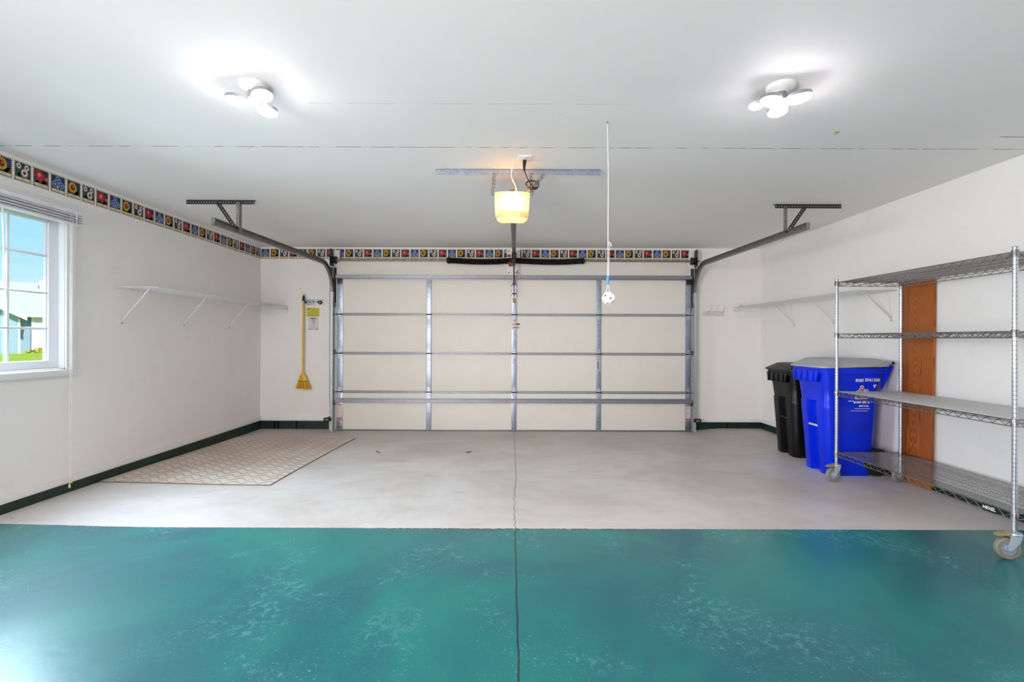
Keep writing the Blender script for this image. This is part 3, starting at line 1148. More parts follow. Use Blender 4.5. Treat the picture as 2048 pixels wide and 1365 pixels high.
    b.box((x + 0.062, YD - 0.0156, 1.375), (x + 0.074, YD - 0.001, 1.402), 0)
    tag(b.build('decal', ['pink_paper', 'ink', 'grey_ink', 'tan_paper'], d), 'pale decal with dark and grey bars')
    x = STX[3]
    b = MB()
    b.tube([(x - .008, YD - .016, .93), (x - .014, YD - .03, .915), (x - .014, YD - .03, .84), (x - .008, YD - .016, .825)], 0.006, 8)
    b.box((x - 0.026, YD - 0.018, 0.80), (x + 0.026, YD - 0.0125, 0.945), 1, 0.002)
    b.build('lock_latch', ['dark_metal', 'galv_light'], d)
    # operator bracket at the top of the centre stile
    b = MB()
    x = STX[2]
    b.box((x - 0.03, YD - 0.022, 1.80), (x - 0.012, YD - 0.012, 2.06), 0, 0.001)
    b.box((x + 0.012, YD - 0.022, 1.80), (x + 0.03, YD - 0.012, 2.06), 0, 0.001)
    for z in (1.83, 1.90, 1.97):
        b.cyl((x - 0.044, YD - 0.017, z), (x + 0.044, YD - 0.017, z), 0.004, 6, 1)
    b.build('operator_bracket', ['galv_light', 'dark_metal'], d)


build_door()


# ------------------------------------------------------------------ door tracks
def build_track(sg, label):
    xv = -2.432 if sg < 0 else 2.512
    xe = -2.525 if sg < 0 else 2.575
    yv = 6.605
    R = 0.36
    zt = 2.235
    ye = 4.10 if sg < 0 else 4.19
    r = thing('door_track', (xv, yv, -0.028), label, 'door track', 'overhead door tracks')
    path = [(xv, yv, -0.026), (xv, yv, 0.6), (xv, yv, 1.2), (xv, yv, zt - R)]
    for k in range(1, 13):
        g = (PI / 2) * k / 12
        path.append((xv + (xe - xv) * 0.1 * k / 12, yv - R + R * math.cos(g), zt - R + R * math.sin(g)))
    yb = yv - R
    for k in range(1, 8):
        f = k / 7
        path.append((xv + (xe - xv) * (0.1 + 0.9 * f), yb + (ye - yb) * f, zt - 0.01 * f))
    t = 0.0025
    C = [(0.012, -.027), (-.012, -.027), (-.016, -.023), (-.016, .023), (-.012, .027), (.012, .027), (.014, .022), (.012, .022), (.010, .025), (-.011, .025), (-.014, .022),
         (-.014, -.022), (-.011, -.025), (.010, -.025), (.012, -.022), (.014, -.022)]
    prof = [(-a * sg * 1.15, b * 1.15) for a, b in C]              # open side faces the door
    b = MB()
    b.sweep(prof, path[:4], (1, 0, 0))
    b.build('vertical_track', 'galv_light', r)
    b = MB()
    b.sweep(prof, path[3:], (1, 0, 0))
    # end cap tab
    e = V(path[-1])
    b.box((e.x - 0.016, e.y - 0.002, e.z - 0.028), (e.x + 0.016, e.y + 0.001, e.z + 0.028))
    b.build('horizontal_track', 'galv_dark', r)
    # wall brackets
    for z in (0.35, 1.05, 1.7):
        b = MB()
        b.box((xv - 0.02, yv + 0.02, z - 0.03), (xv + 0.02, YW - 0.066, z + 0.03), 0, 0.002)
        b.box((xv - 0.03, YW - 0.07, z - 0.03), (xv + 0.03, YW - 0.0655, z + 0.03), 0, 0.001)
        b.build('wall_bracket', 'galv_dark', r)
    b = MB()                                         # flag bracket at the curve
    xf = xv + sg * 0.018
    b.perf((xf + sg * 0.004, yv + 0.03, 1.72), (xf + sg * 0.004, yv + 0.03, 2.215), 0.05, (sg, 0, 0), mi=0)
    b.perf((xf - sg * 0.02, YW - 0.069, 1.72), (xf - sg * 0.02, YW - 0.069, 2.215), 0.045, (0, -1, 0), mi=0)
    b.perf((xf, yv - 0.19, 2.22), (xf, yv + 0.04, 2.17), 0.035, (sg, 0, 0), mi=0)
    b.build('flag_bracket', 'dark_metal', r)
    # hanger from the ceiling
    yh = 4.46 if sg < 0 else 4.53
    xt = xv + (xe - xv) * 0.9
    zc = ZC - 0.001
    xa, xb = (-2.995, -2.365) if sg < 0 else (2.475, 3.095)
    b = MB()
    b.perf((xa, yh, ZC - 0.021), (xb, yh, ZC - 0.021), 0.036, (0, -1, 0))
    b.box((xa, yh, zc - 0.003), (xb, yh + 0.034, zc))
    b.build('hanger_angle', 'dark_metal', r)
    b = MB()
    b.perf((xt, yh - 0.004, ZC - 0.02), (xt, yh - 0.004, 2.215), 0.033, (0, -1, 0))
    b.box((xt + 0.0145, yh - 0.004, 2.215), (xt + 0.0175, yh + 0.03, ZC - 0.02))
    b.build('hanger_upright', 'galv_dark', r)
    b = MB()
    b.perf((xt + sg * 0.185, yh - 0.009, ZC - 0.025), (xt + sg * 0.012, yh - 0.009, 2.235), 0.036, (0, -1, 0))
    b.build('hanger_brace', 'dark_metal', r)


build_track(-1, 'galvanised left door track hung from the ceiling near the left wall')
build_track(1, 'galvanised right door track hung from the ceiling near the right wall')


# ------------------------------------------------------------------ torsion springs
def build_torsion():
    y = 6.60
    zs = 2.305
    r = thing('torsion_spring_shaft', (0.04, y, 2.11), 'steel torsion shaft with two black springs above the overhead door', 'torsion springs')
    b = MB()
    b.box((-0.053, 6.672, 2.108), (0.129, YW - 0.0005, 2.472), 0, 0.003)
    for u, v in ((-.03, 2.445), (.105, 2.445), (-.025, 2.15), (.1, 2.15)):
        b.cyl((u, 6.672, v), (u, 6.667, v), 0.008, 8, 1)
    b.tube([(.06, 6.668, 2.142), (.075, 6.66, 2.155), (.095, 6.665, 2.162), (.098, 6.66, 2.185)], 0.003, 6, 1)
    b.build('mounting_board', ['trim', 'dark_metal'], r)
    b = MB()
    b.cyl((-2.47, y, zs), (2.575, y, zs), 0.0125, 14)
    b.build('shaft', 'galv_dark', r)
    for xa, xb in ((-0.835, 0.012), (0.065, 0.968)):
        b = MB()
        n = 150
        pts, rs = [], []
        for i in range(n + 1):
            f = i / n
            sag = 0.018 * math.sin(PI * (f if xa > 0 else f))
            pts.append((xa + (xb - xa) * f, y, zs - sag * (0.8 + 0.4 * f)))
            rs.append(0.0415 if i % 2 else 0.037)
        b.tube(pts, rs, 14)
        s = b.build('spring', 'black_metal', r)
        b = MB()
        e = xa if xa < 0 else xb
        d = -1 if xa < 0 else 1
        b.lathe([(0.014, -0.02), (0.036, -0.02), (0.036, 0.02), (0.045, 0.024), (0.045, 0.04), (0.03, 0.06), (0.014, 0.06)], (e - d * 0.02, y, zs), (d, 0, 0), 16)
        b.build('winding_cone', 'black_metal', s)
    b = MB()
    b.box((0.026, y - 0.055, zs - 0.075), (0.032, 6.671, zs + 0.032), 0, 0.001)
    b.lathe([(0.013, -.02), (0.034, -.02), (0.034, .02), (0.013, .02)], (0.045, y, zs), (1, 0, 0), 16)
    b.build('centre_bracket', 'dark_metal', r)
    for k, x in enumerate((-2.412, 2.492)):
        b = MB()
        b.lathe([(0.014, -.03), (0.052, -.03), (0.055, -.022), (0.046, -.016), (0.046, .018), (0.055, .024), (0.05, .032), (0.014, .032)], (x, y, zs), (1, 0, 0), 20)
        b.build('cable_drum', 'black_metal', r)
        b = MB()
        sg = -1 if k == 0 else 1
        b.box((x + sg * 0.04, y - 0.045, 2.225), (x + sg * 0.044, 6.69, 2.46), 0, 0.001)
        b.box((x - 0.035, 6.676, 2.225), (x + 0.05, 6.683, 2.455), 1, 0.001)
        b.build('bearing_plate', ['dark_metal', 'trim'], r)
    b = MB()
    b.box((-0.045, y - 0.064, zs + 0.038), (-0.002, y - 0.062, zs + 0.072))
    pts = [(-0.04, y - 0.066, 2.265), (0.0, y - 0.066, 2.28), (0.018, y - 0.066, 2.225), (-0.022, y - 0.066, 2.21)]
    b.loft([pts, [(p[0], p[1] + 0.002, p[2]) for p in pts]])
    b.bar((-0.01, y - 0.064, zs + 0.05), (-0.01, y - 0.065, zs - 0.035), 0.004, 0.001, (0, 1, 0))
    tag(b.build('warning_tag', 'red_plastic', r), 'small red tag on the left spring')


build_torsion()


# ------------------------------------------------------------------ opener
def build_opener():
    r = thing('garage_door_opener', (0.01, 3.7, 2.12), 'ceiling mounted garage door opener with a lit amber lamp lens', 'door opener')
    yc = 3.62
    b = MB()
    b.perf((-0.565, yc, ZC - 0.024), (0.668, yc, ZC - 0.024), 0.04, (0, -1, 0), 0.025, 0.0058)
    b.box((-0.565, yc, ZC - 0.006), (0.668, yc + 0.034, ZC - 0.002))
    b.build('ceiling_angle', 'galv', r)
    b = MB()
    b.perf((-0.124, yc - 0.005, ZC - 0.03), (-0.138, yc - 0.005, 2.312), 0.028, (0, -1, 0), 0.027, 0.006)
    b.build('hanger_strap', 'galv_dark', r)
    b = MB()
    b.perf((0.151, yc - 0.005, ZC - 0.03), (0.155, yc - 0.005, 2.305), 0.024, (0, -1, 0), 0.027, 0.006)
    b.build('hanger_strap', 'galv_dark', r)
    b = MB()
    b.perf((0.15, yc - 0.010, 2.345), (0.245, yc - 0.010, ZC - 0.042), 0.026, (0, -1, 0), 0.03, 0.006)
    b.build('hanger_brace', 'galv_dark', r)
    # lamp lens: a bowed shell in front of and below the motor
    y0 = 3.56
    b = MB()

    def lens_row(z, hw, bow, dy):
        n = 14
        pts = [(0.008 + hw * math.sin(-PI / 2 + PI * k / n) * 1.0, y0 + dy - bow * math.cos(-PI / 2 + PI * k / n) + 0.05, z) for k in range(n + 1)]
        return [(0.008 - hw, 3.659, z)] + pts + [(0.008 + hw, 3.659, z)]
    rows = [lens_row(2.322, 0.131, 0.05, 0.0), lens_row(2.28, 0.129, 0.055, 0.0), lens_row(2.225, 0.124, 0.055, 0.002), lens_row(2.178, 0.120, 0.055, 0.004)]
    grid = [[b.v(p) for p in row] for row in rows]
    for A, B in zip(grid, grid[1:]):
        for k in range(len(A) - 1):
            b.face([A[k], A[k + 1], B[k + 1], B[k]])
    tp = lens_row(2.3225, 0.130, 0.05, 0.0)
    lens = b.build('lamp_lens', 'lens', r)
    b = MB()
    b.poly([(p[0], p[1], p[2]) for p in tp])
    b.build('lens_top_diffuser', 'lens_top_diffuser', r)  # translucent cover added to soften the bulb's glow on the ceiling
    b = MB()
    for k in range(9):
        u = -0.062 + k * 0.0165
        yv = y0 + 0.05 - 0.056 * math.sqrt(max(0, 1 - ((u) / 0.125) ** 2)) - 0.0005
        b.box((0.008 + u, yv - 0.001, 2.189), (0.0115 + u, yv + 0.001, 2.196))
    b.build('vent_slot', 'sprocket', lens)
    b = MB()
    r1, r2 = lens_row(2.178, 0.121, 0.056, 0.003), lens_row(2.134, 0.115, 0.052, 0.006)
    gA, gB = [b.v(p) for p in r1], [b.v(p) for p in r2]
    for k in range(len(gA) - 1):
        b.face([gA[k], gA[k + 1], gB[k + 1], gB[k]])
    bmesh.ops.solidify(b.bm, geom=list(b.bm.faces), thickness=0.003)
    b.build('lens_band', 'amber_motor', r)
    b = MB()
    row = lens_row(2.134, 0.113, 0.05, 0.007)
    low = lens_row(2.114, 0.085, 0.034, 0.007)
    gA, gB = [b.v(p) for p in row], [b.v(p) for p in low]
    for k in range(len(gA) - 1):
        b.face([gA[k], gA[k + 1], gB[k + 1], gB[k]])
    b.face(gB)
    b.build('lower_lens', 'lens', r)
    # motor body behind the lens
    b = MB()
    b.loft([[(x, 3.66, z) for x, z in rrect(-0.122, 0.138, 2.15, 2.325, 0.02)], [(x, 3.70, z) for x, z in rrect(-0.122, 0.138, 2.17, 2.33, 0.02)],
            [(x, 3.98, z) for x, z in rrect(-0.115, 0.131, 2.205, 2.33, 0.02)]])
    b.build('motor_housing', 'amber_motor', r)
    b = MB()
    b.lathe([(0.055, 0), (0.055, .022), (0.030, .026), (0.026, .042), (0.012, .04)], (0.008, 3.75, 2.345), n=20)
    b.cyl((0.008, 3.75, 2.325), (0.008, 3.75, 2.347), 0.06, 20)
    tag(b.build('sprocket_cap', 'sprocket', r), 'brown cap on top of the motor')
    b = MB()
    b.lathe([(0.004, -0.032), (0.02, -0.024), (0.029, -0.006), (0.028, 0.008), (0.016, 0.028), (0.013, 0.045), (0.011, 0.05)], (0.008, 3.594, 2.235), n=16)
    b.build('bulb', 'bulb', r)
    # rail
    b = MB()
    b.bar((0.02, 3.95, 2.205), (0.046, 6.67, 2.395), 0.045, 0.03, mi=0, bevel=0.003)
    b.build('rail', 'rail_metal', r)
    b = MB()
    b.box((0.015, 6.62, 2.345), (0.075, 6.672, 2.43), 0, 0.002)
    b.bar((0.02, 6.6, 2.41), (0.02, 6.672, 2.36), 0.004, 0.03)
    b.build('header_bracket', 'black_metal', r)
    b = MB()
    b.box((0.022, 6.33, 2.335), (0.07, 6.45, 2.36), 0, 0.003)
    b.build('trolley', 'black_metal', r)
    b = MB()
    b.tube([(0.044, 6.42, 2.34), (0.044, 6.5, 2.2), (0.047, YD - 0.06, 1.99)], 0.009, 8)
    b.cyl((0.02, YD - 0.055, 1.985), (0.074, YD - 0.055, 1.985), 0.006, 8)
    b.build('door_arm', 'dark_metal', r)
    b = MB()
    b.tube([(0.05, 6.40, 2.34), (0.05, 6.41, 2.1), (0.05, 6.42, 1.84)], 0.003, 6)
    b.tube([(0.05, 6.42, 1.83), (0.04, 6.425, 1.79), (0.02, 6.43, 1.76)], 0.002, 6)
    c = b.build('release_cord', 'red_plastic', r)
    b = MB()
    b.tube([(0.018, 6.42, 1.832), (0.03, 6.42, 1.838), (0.07, 6.42, 1.838), (0.082, 6.42, 1.832)], [0.006, 0.01, 0.01, 0.006], 10)
    b.build('release_handle', 'red_plastic', c)
    # power cord with a hanging coil
    b = MB()
    pts = [(0.093, 3.455, 2.46), (0.10, 3.47, 2.43), (0.12, 3.51, 2.40), (0.145, 3.55, 2.375), (0.165, 3.585, 2.36)]
    for k in range(34):
        g = 0.6 + 2 * PI * k / 14
        pts.append((0.158 + 0.048 * math.cos(-g), 3.598 - 0.0012 * k, 2.378 + 0.036 * math.sin(-g) + 0.008 * math.sin(k * 0.45)))
    pts += [(0.14, 3.60, 2.35), (0.115, 3.63, 2.34), (0.105, 3.70, 2.335)]
    b.tube(pts, 0.004, 8)
    cord = b.build('power_cord', 'cord_black', r)
    b = MB()
    b.tube([(0.096, 3.415, ZC - 0.012), (0.094, 3.43, 2.485), (0.093, 3.455, 2.458), (0.097, 3.468, 2.435)], [0.013, 0.013, 0.009, 0.005], 12)
    b.build('plug', 'cord_black', cord)
    b = MB()
    b.tube([(0.014, 3.505, ZC + 0.002), (0.008, 3.53, 2.47), (0.0, 3.56, 2.44), (0.012, 3.60, 2.41), (0.038, 3.64, 2.38), (0.048, 3.67, 2.33)], 0.0022, 6)
    b.tube([(0.014, 3.507, ZC + 0.002), (0.0, 3.54, 2.47), (0.005, 3.57, 2.43), (0.03, 3.61, 2.39), (0.042, 3.66, 2.33)], 0.0022, 6)
    b.build('bell_wire', 'string', r)
    b = MB()
    b.tube([(0.062, 3.52, 2.16), (0.062, 3.515, 2.12), (0.066, 3.515, 2.09), (0.058, 3.515, 2.065)], 0.0012, 6)
    b.build('antenna_wire', 'string', r)


build_opener()


def build_outlets():
    r = thing('ceiling_outlet', (0.097, 3.40, ZC), 'white square power outlet on the ceiling above the opener', 'outlet')
    b = MB()
    b.box((0.05, 3.345, ZC - 0.006), (0.145, 3.455, ZC), 0, 0.003)
    b.build('cover_plate', 'white_plastic', r)
    b = MB()
    for y in (3.372,):
        b.lathe([(0.017, 0), (0.017, 0.003)], (0.097, y, ZC - 0.009), n=16)
    b.build('socket', 'trim', r)
    b = MB()
    for dx in (-.006, .006):
        b.box((0.097 + dx - .001, 3.366, ZC - 0.0097), (0.097 + dx + .001, 3.378, ZC - 0.0088))
    b.build('slot', 'hole_black', r)


build_outlets()


# ------------------------------------------------------------------ parking ball on a string
def build_ball():
    r = thing('hanging_parking_ball', (0.565, 2.8, 1.435), 'white perforated plastic ball hanging on a string from the ceiling', 'hanging ball')
    c = V((0.567, 2.80, 1.473))
    R = 0.038
    b = MB()
    bmesh.ops.create_icosphere(b.bm, subdivisions=4, radius=R, matrix=Matrix.Translation(c))
    dirs = []
    for k in range(14):
        z = 1 - 2 * (k + 0.5) / 14
        g = k * 2.39996 + 0.6
        s = math.sqrt(1 - z * z)
        dirs.append(V((s * math.cos(g), s * math.sin(g), z)))
    kill = [f for f in b.bm.faces if any((f.calc_center_median() - c).normalized().dot(d) > 0.985 for d in dirs)]
    bmesh.ops.delete(b.bm, geom=kill, context='FACES')
    bmesh.ops.solidify(b.bm, geom=list(b.bm.faces), thickness=0.0015)
    b.build('ball', 'white_plastic', r)
    b = MB()
    b.tube([(0.562, 2.824, ZC - 0.01), (0.565, 2.812, 2.2), (0.5635, 2.805, 1.9), (0.562, 2.80, 1.60)], 0.0022, 6)
    b.tube([(0.571, 2.80, 1.79), (0.569, 2.80, 1.70), (0.565, 2.80, 1.60)], 0.0016, 6)
    b.tube([(0.562, 2.80, 1.785), (0.568, 2.79, 1.797), (0.575, 2.79, 1.79), (0.582, 2.79, 1.772)], 0.0022, 6)
    b.tube([(0.560, 2.80, 1.555), (0.556, 2.79, 1.53), (0.549, 2.79, 1.503)], 0.0014, 6)
    b.tube([(0.563, 2.80, 1.555), (0.568, 2.79, 1.53), (0.573, 2.79, 1.507)], 0.0014, 6)
    b.build('string', 'string', r)
    b = MB()
    b.lathe([(0.004, -.026), (0.0075, -.02), (0.009, 0), (0.008, .018), (0.004, .022)], (0.562, 2.80, 1.577), n=12)
    tag(b.build('cord_clip', 'blue_clip', r), 'small bright blue clip on the string')
    b = MB()
    b.tube([(0.562, 2.824, ZC + 0.002), (0.562, 2.824, ZC - 0.006), (0.566, 2.824, ZC - 0.013), (0.562, 2.824, ZC - 0.018), (0.557, 2.824, ZC - 0.012)], 0.0018, 6)
    b.build('screw_hook', 'dark_metal', r)


build_ball()


# ------------------------------------------------------------------ ceiling lamps
def build_lamp(cx, cy, leaves, label):
    r = thing('ceiling_lamp', (cx, cy, ZC), label, 'ceiling lamp', 'multi panel ceiling lamps')
    b = MB()
    b.lathe([(0.068, 0.0), (0.068, -0.012), (0.060, -0.022), (0.036, -0.030), (0.030, -0.036)], (cx, cy, ZC), n=28)
    b.build('lamp_base', 'white_plastic', r)
    b = MB()
    b.lathe([(0.022, -0.030), (0.022, -0.052), (0.030, -0.056), (0.030, -0.074), (0.022, -0.080)], (cx, cy, ZC), n=20)
    b.build('lamp_neck', 'lamp_grey', r)
    for (ox, oy, dz, nx, ny, nz, la, lb) in leaves:
        c = V((cx + ox, cy + oy, ZC + dz))
        n = V((nx, ny, nz)).normalized()
        rad = V((ox, oy, 0)).normalized()
        u = (rad - n * rad.dot(n)).normalized()
        s = n.cross(u)
        b = MB()
        lp = lambda k, off: [c + u * (la * k * math.cos(g)) + s * (lb * k * math.sin(g)) + n * off for g in [2 * PI * i / 28 for i in range(28)]]
        b.loft([lp(0.75, -0.022), lp(0.97, -0.016), lp(1.0, 0.0), lp(0.965, 0.001)])
        b.bar(V((cx, cy, ZC - 0.066)), c - u * la * 0.8 - n * 0.01, 0.02, 0.014)
        leaf = b.build('lamp_panel', 'lamp_grey', r)
        if abs(nz) < 0.3:
            continue
        b = MB()
        b.loft([lp(0.955, 0.0015), lp(0.94, 0.006), lp(0.78, 0.013), lp(0.4, 0.017)])
        b.build('led_face', 'led', leaf)


build_lamp(-1.294, 2.431, [(-0.086, -0.004, -0.080, -0.10, -0.06, -1, 0.058, 0.046), (0.070, -0.058, -0.082, 0.08, -0.08, -1, 0.058, 0.048), (0.020, 0.095, -0.088, 0.05, 0.02, -1, 0.060, 0.046)],
           'lit white three panel ceiling lamp on the left half of the ceiling')
build_lamp(1.351, 2.423, [(-0.060, -0.020, -0.084, -0.06, -0.06, -1, 0.056, 0.046), (0.066, -0.040, -0.080, 0.08, -0.06, -1, 0.060, 0.048), (0.030, 0.085, -0.088, 0.05, 0.02, -1, 0.058, 0.048),
                          (-0.105, 0.045, -0.078, -0.5, -0.9, -0.25, 0.034, 0.026)],
           'lit white ceiling lamp with one unlit grey panel, right half of the ceiling')


# ------------------------------------------------------------------ white wire wall shelves
def build_wall_shelf(sg, label, y0, zt, depth, feet, ledger_z):
    xw = XL if sg < 0 else XR
    d = -sg                                          # direction away from the wall
    y1 = YW - 0.004
    r = thing('wire_wall_shelf', (xw, (y0 + y1) / 2, zt), label, 'wall shelf', 'white wire wall shelves')
    xo = xw + d * depth
    b = MB()
    n = int((y1 - y0) / 0.0254)
    for i in range(n + 1):
        y = y0 + (y1 - y0) * i / n
        b.tube([(xw + d * 0.012, y, zt), (xo - d * 0.004, y, zt), (xo, y, zt - 0.004), (xo, y, zt - 0.05)], 0.0017, 5)
    b.build('wire_deck', 'white_metal', r)
    b = MB()
    for (u, z) in ((0.014, -0.004), (depth * 0.36, -0.004), (depth * 0.7, -0.004), (depth, -0.003), (depth, -0.05)):
        b.tube([(xw + d * u, y0 - 0.006, zt + z), (xw + d * u, y1, zt + z)], 0.0032, 6)
    b.tube([(xw + d * 0.012, y0, zt - 0.004), (xo, y0, zt - 0.004)], 0.003, 6)
    b.build('long_rod', 'white_metal', r)
    for (yf, zf_) in feet:
        b = MB()
        top = V((xw + d * (depth - 0.13), yf, zt - 0.006))
        ft = V((xw + d * 0.008, yf, zf_))
        b.bar(ft, top, 0.013, 0.008, (0, 1, 0))
        b.box((min(xw + d * 0.001, xw + d * 0.006), yf - 0.012, zf_ - 0.03), (max(xw + d * 0.001, xw + d * 0.006), yf + 0.012, zf_ + 0.02), 0, 0.001)
        b.cyl((xw + d * 0.004, yf, zf_ - 0.02), (xw + d * 0.009, yf, zf_ - 0.02), 0.004, 8, 1)
        b.build('shelf_brace', ['white_metal', 'dark_metal'], r)
    for i in range(5):
        b = MB()
        y = y0 + 0.12 + (y1 - y0 - 0.3) * i / 4
        xa, xb = sorted((xw + d * 0.0005, xw + d * 0.02))
        b.box((xa, y - 0.008, zt - 0.012), (xb, y + 0.008, zt + 0.006), 0, 0.002)
        b.build('wall_clip', 'white_plastic', r)
    b = MB()
    xa, xb = sorted((xw + d * 0.002, xw + d * (depth - 0.01)))
    b.box((xa, YW - 0.02, ledger_z - 0.06), (xb, YW - 0.0005, ledger_z + 0.01), 0, 0.002)
    b.build('ledger_board', 'trim', r)
    return r


build_wall_shelf(-1, 'white wire shelf on the left wall beyond the window', 4.265, 1.685, 0.385, ((4.337, 1.385), (5.16, 1.385), (5.993, 1.385)), 1.63)
build_wall_shelf(1, 'white wire shelf on the right wall above the carts', 4.37, 1.69, 0.385, ((4.44, 1.44), (5.232, 1.44), (5.96, 1.43)), 1.62)


# ------------------------------------------------------------------ things on the door wall
def build_broom():
    r = thing('broom', (-2.872, 6.70, 0.527), 'yellow broom hanging bristles down on the wall left of the overhead door', 'broom')
    y = 6.695
    b = MB()
    b.tube([(-2.871, y, 0.74), (-2.869, y, 1.3), (-2.867, y, 1.77)], [0.0125, 0.0125, 0.012], 12)
    b.build('handle', 'broom_yellow', r)
    b = MB()
    b.lathe([(0.012, 0), (0.026, 0.006), (0.017, 0.022), (0.015, 0.07), (0.012, 0.072)], (-2.867, y, 1.752), n=14)
    tag(b.build('hanging_grip', 'navy_plastic', r), 'navy blue collar near the handle tip')
    b = MB()
    b.tube([(-2.867, y, 1.80), (-2.867, y, 1.85)], [0.012, 0.010], 12)
    b.build('handle_tip', 'broom_yellow', r)
    b = MB()
    prof = [(0.0, 0.012, 0.012), (0.02, 0.022, 0.014), (0.05, 0.045, 0.02), (0.09, 0.06, 0.022), (0.118, 0.066, 0.022)]
    b.loft([[(-2.872 + a * hw, y + c * th, 0.762 - dz) for a, c in ell(0, 0, 1, 1, 20)] for dz, hw, th in prof])
    b.build('broom_cap', 'broom_yellow', r)
    b = MB()
    for i in range(240):
        u = random.uniform(-1, 1)
        w = random.uniform(-1, 1) * math.sqrt(1 - u * u * 0.6)
        e = 0.527 + random.uniform(0, 0.012) + (0.008 if u < 0 else 0)
        b.tube([(-2.872 + u * 0.062, y + w * 0.018, 0.65), (-2.868 + u * 0.085, y + w * 0.024, 0.585), (-2.864 + u * 0.108 + random.uniform(-.004, .004), y + w * 0.03, e)], [0.0022, 0.0024, 0.0016], 4)
    tag(b.build('bristles', 'broom_yellow', r), kind='stuff')
    b = MB()
    b.loft([[(-2.872 + a * hw, y + c * th, z) for a, c in ell(0, 0, 1, 1, 20)] for z, hw, th in ((0.648, 0.067, 0.024), (0.638, 0.069, 0.025))])
    b.build('binding', 'sprocket', r)

    r = thing('tool_rack', (-2.73, YW, 1.69), 'grey white tool holder strip beside the broom handle', 'tool holder')
    b = MB()
    b.box((-2.838, YW - 0.018, 1.695), (-2.612, YW - 0.0005, 1.775), 0, 0.005)
    b.build('backplate', 'galv_light', r)
    for x in (-2.79, -2.737, -2.683):
        b = MB()
        b.tube([(x, YW - 0.018, 1.745), (x, YW - 0.04, 1.735), (x + 0.004, YW - 0.05, 1.745)], 0.005, 8)
        b.build('hook', 'dark_metal', r)
    b = MB()
    b.tube([V((-2.647, YW - 0.03, 1.733)) + V((0.021 * math.cos(g), 0, 0.021 * math.sin(g))) for g in [2 * PI * k / 20 for k in range(20)]], 0.009, 10, closed=True)
    b.build('roller_grip', 'black_rubber', r)
    b = MB()
    b.lathe([(0.006, 0), (0.012, .004), (0.012, 0.026), (0.006, .03)], (-2.647, YW - 0.045, 1.733), (0, 1, 0), 14)
    b.build('grip_hub', 'galv_light', r)
    b = MB()
    b.box((-2.893, YW - 0.03, 1.722), (-2.838, YW - 0.0005, 1.752), 0, 0.004)
    b.build('broom_clip', 'navy_plastic', r)

    r = thing('yellow_notice', (-2.756, YW, 1.54), 'yellow instruction notice on the wall just right of the broom', 'notice')
    b = MB()
    b.box((-2.843, YW - 0.002, 1.543), (-2.668, YW - 0.0003, 1.661))
    b.build('sheet', 'yellow_paper', r, smooth=0)
    b = MB()
    f = YW - 0.0026
    b.box((-2.842, f, 1.642), (-2.785, f + 0.0008, 1.650))
    b.box((-2.78, f, 1.653), (-2.72, f + 0.0008, 1.657))
    b.box((-2.84, f, 1.545), (-2.672, f + 0.0008, 1.551))
    for i in range(7):
        b.box((-2.778, f, 1.563 + i * 0.012), (-2.684 - 0.012 * (i % 2), f + 0.0008, 1.5655 + i * 0.012), 1)
    b.lathe([(0.006, 0), (0.006, 0.0008)], (-2.802, f, 1.585), (0, 1, 0), 8)
    b.tube([(-2.815, f, 1.605), (-2.80, f, 1.612), (-2.79, f, 1.602)], 0.001, 4, 1)
    b.build('printing', ['ink', 'grey_ink'], r, smooth=0)
    r = thing('warning_notice', (-2.751, YW, 1.355), 'white warning notice with a red no entry circle below the yellow notice', 'notice')
    b = MB()
    b.box((-2.814, YW - 0.002, 1.357), (-2.688, YW - 0.0003, 1.522))
    b.build('sheet', 'white_paper', r, smooth=0)
    b = MB()
    fr = [(-2.814, 1.357), (-2.688, 1.357), (-2.688, 1.522), (-2.814, 1.522)]
    for k in range(4):
        p, q = fr[k], fr[(k + 1) % 4]
        b.bar((p[0], f, p[1]), (q[0], f, q[1]), 0.0025, 0.0008, (0, 1, 0))
    b.box((-2.795, f, 1.508), (-2.708, f + 0.0008, 1.518))
    b.tube([V((-2.752, f, 1.476)) + V((0.021 * math.cos(g), 0, 0.021 * math.sin(g))) for g in [2 * PI * k / 20 for k in range(20)]], 0.003, 6, 1, closed=True)
    b.bar((-2.767, f, 1.490), (-2.737, f, 1.462), 0.005, 0.0012, (0, 1, 0), 1)
    for i in range(7):
        b.box((-2.79, f, 1.375 + i * 0.011), (-2.71 - 0.01 * (i % 3), f + 0.0008, 1.377 + i * 0.011), 2)
    b.box((-2.812, f, 1.358), (-2.786, f + 0.0008, 1.365))
    b.box((-2.716, f, 1.358), (-2.69, f + 0.0008, 1.365))
    b.build('printing', ['ink', 'red_ink', 'grey_ink'], r, smooth=0)


build_broom()


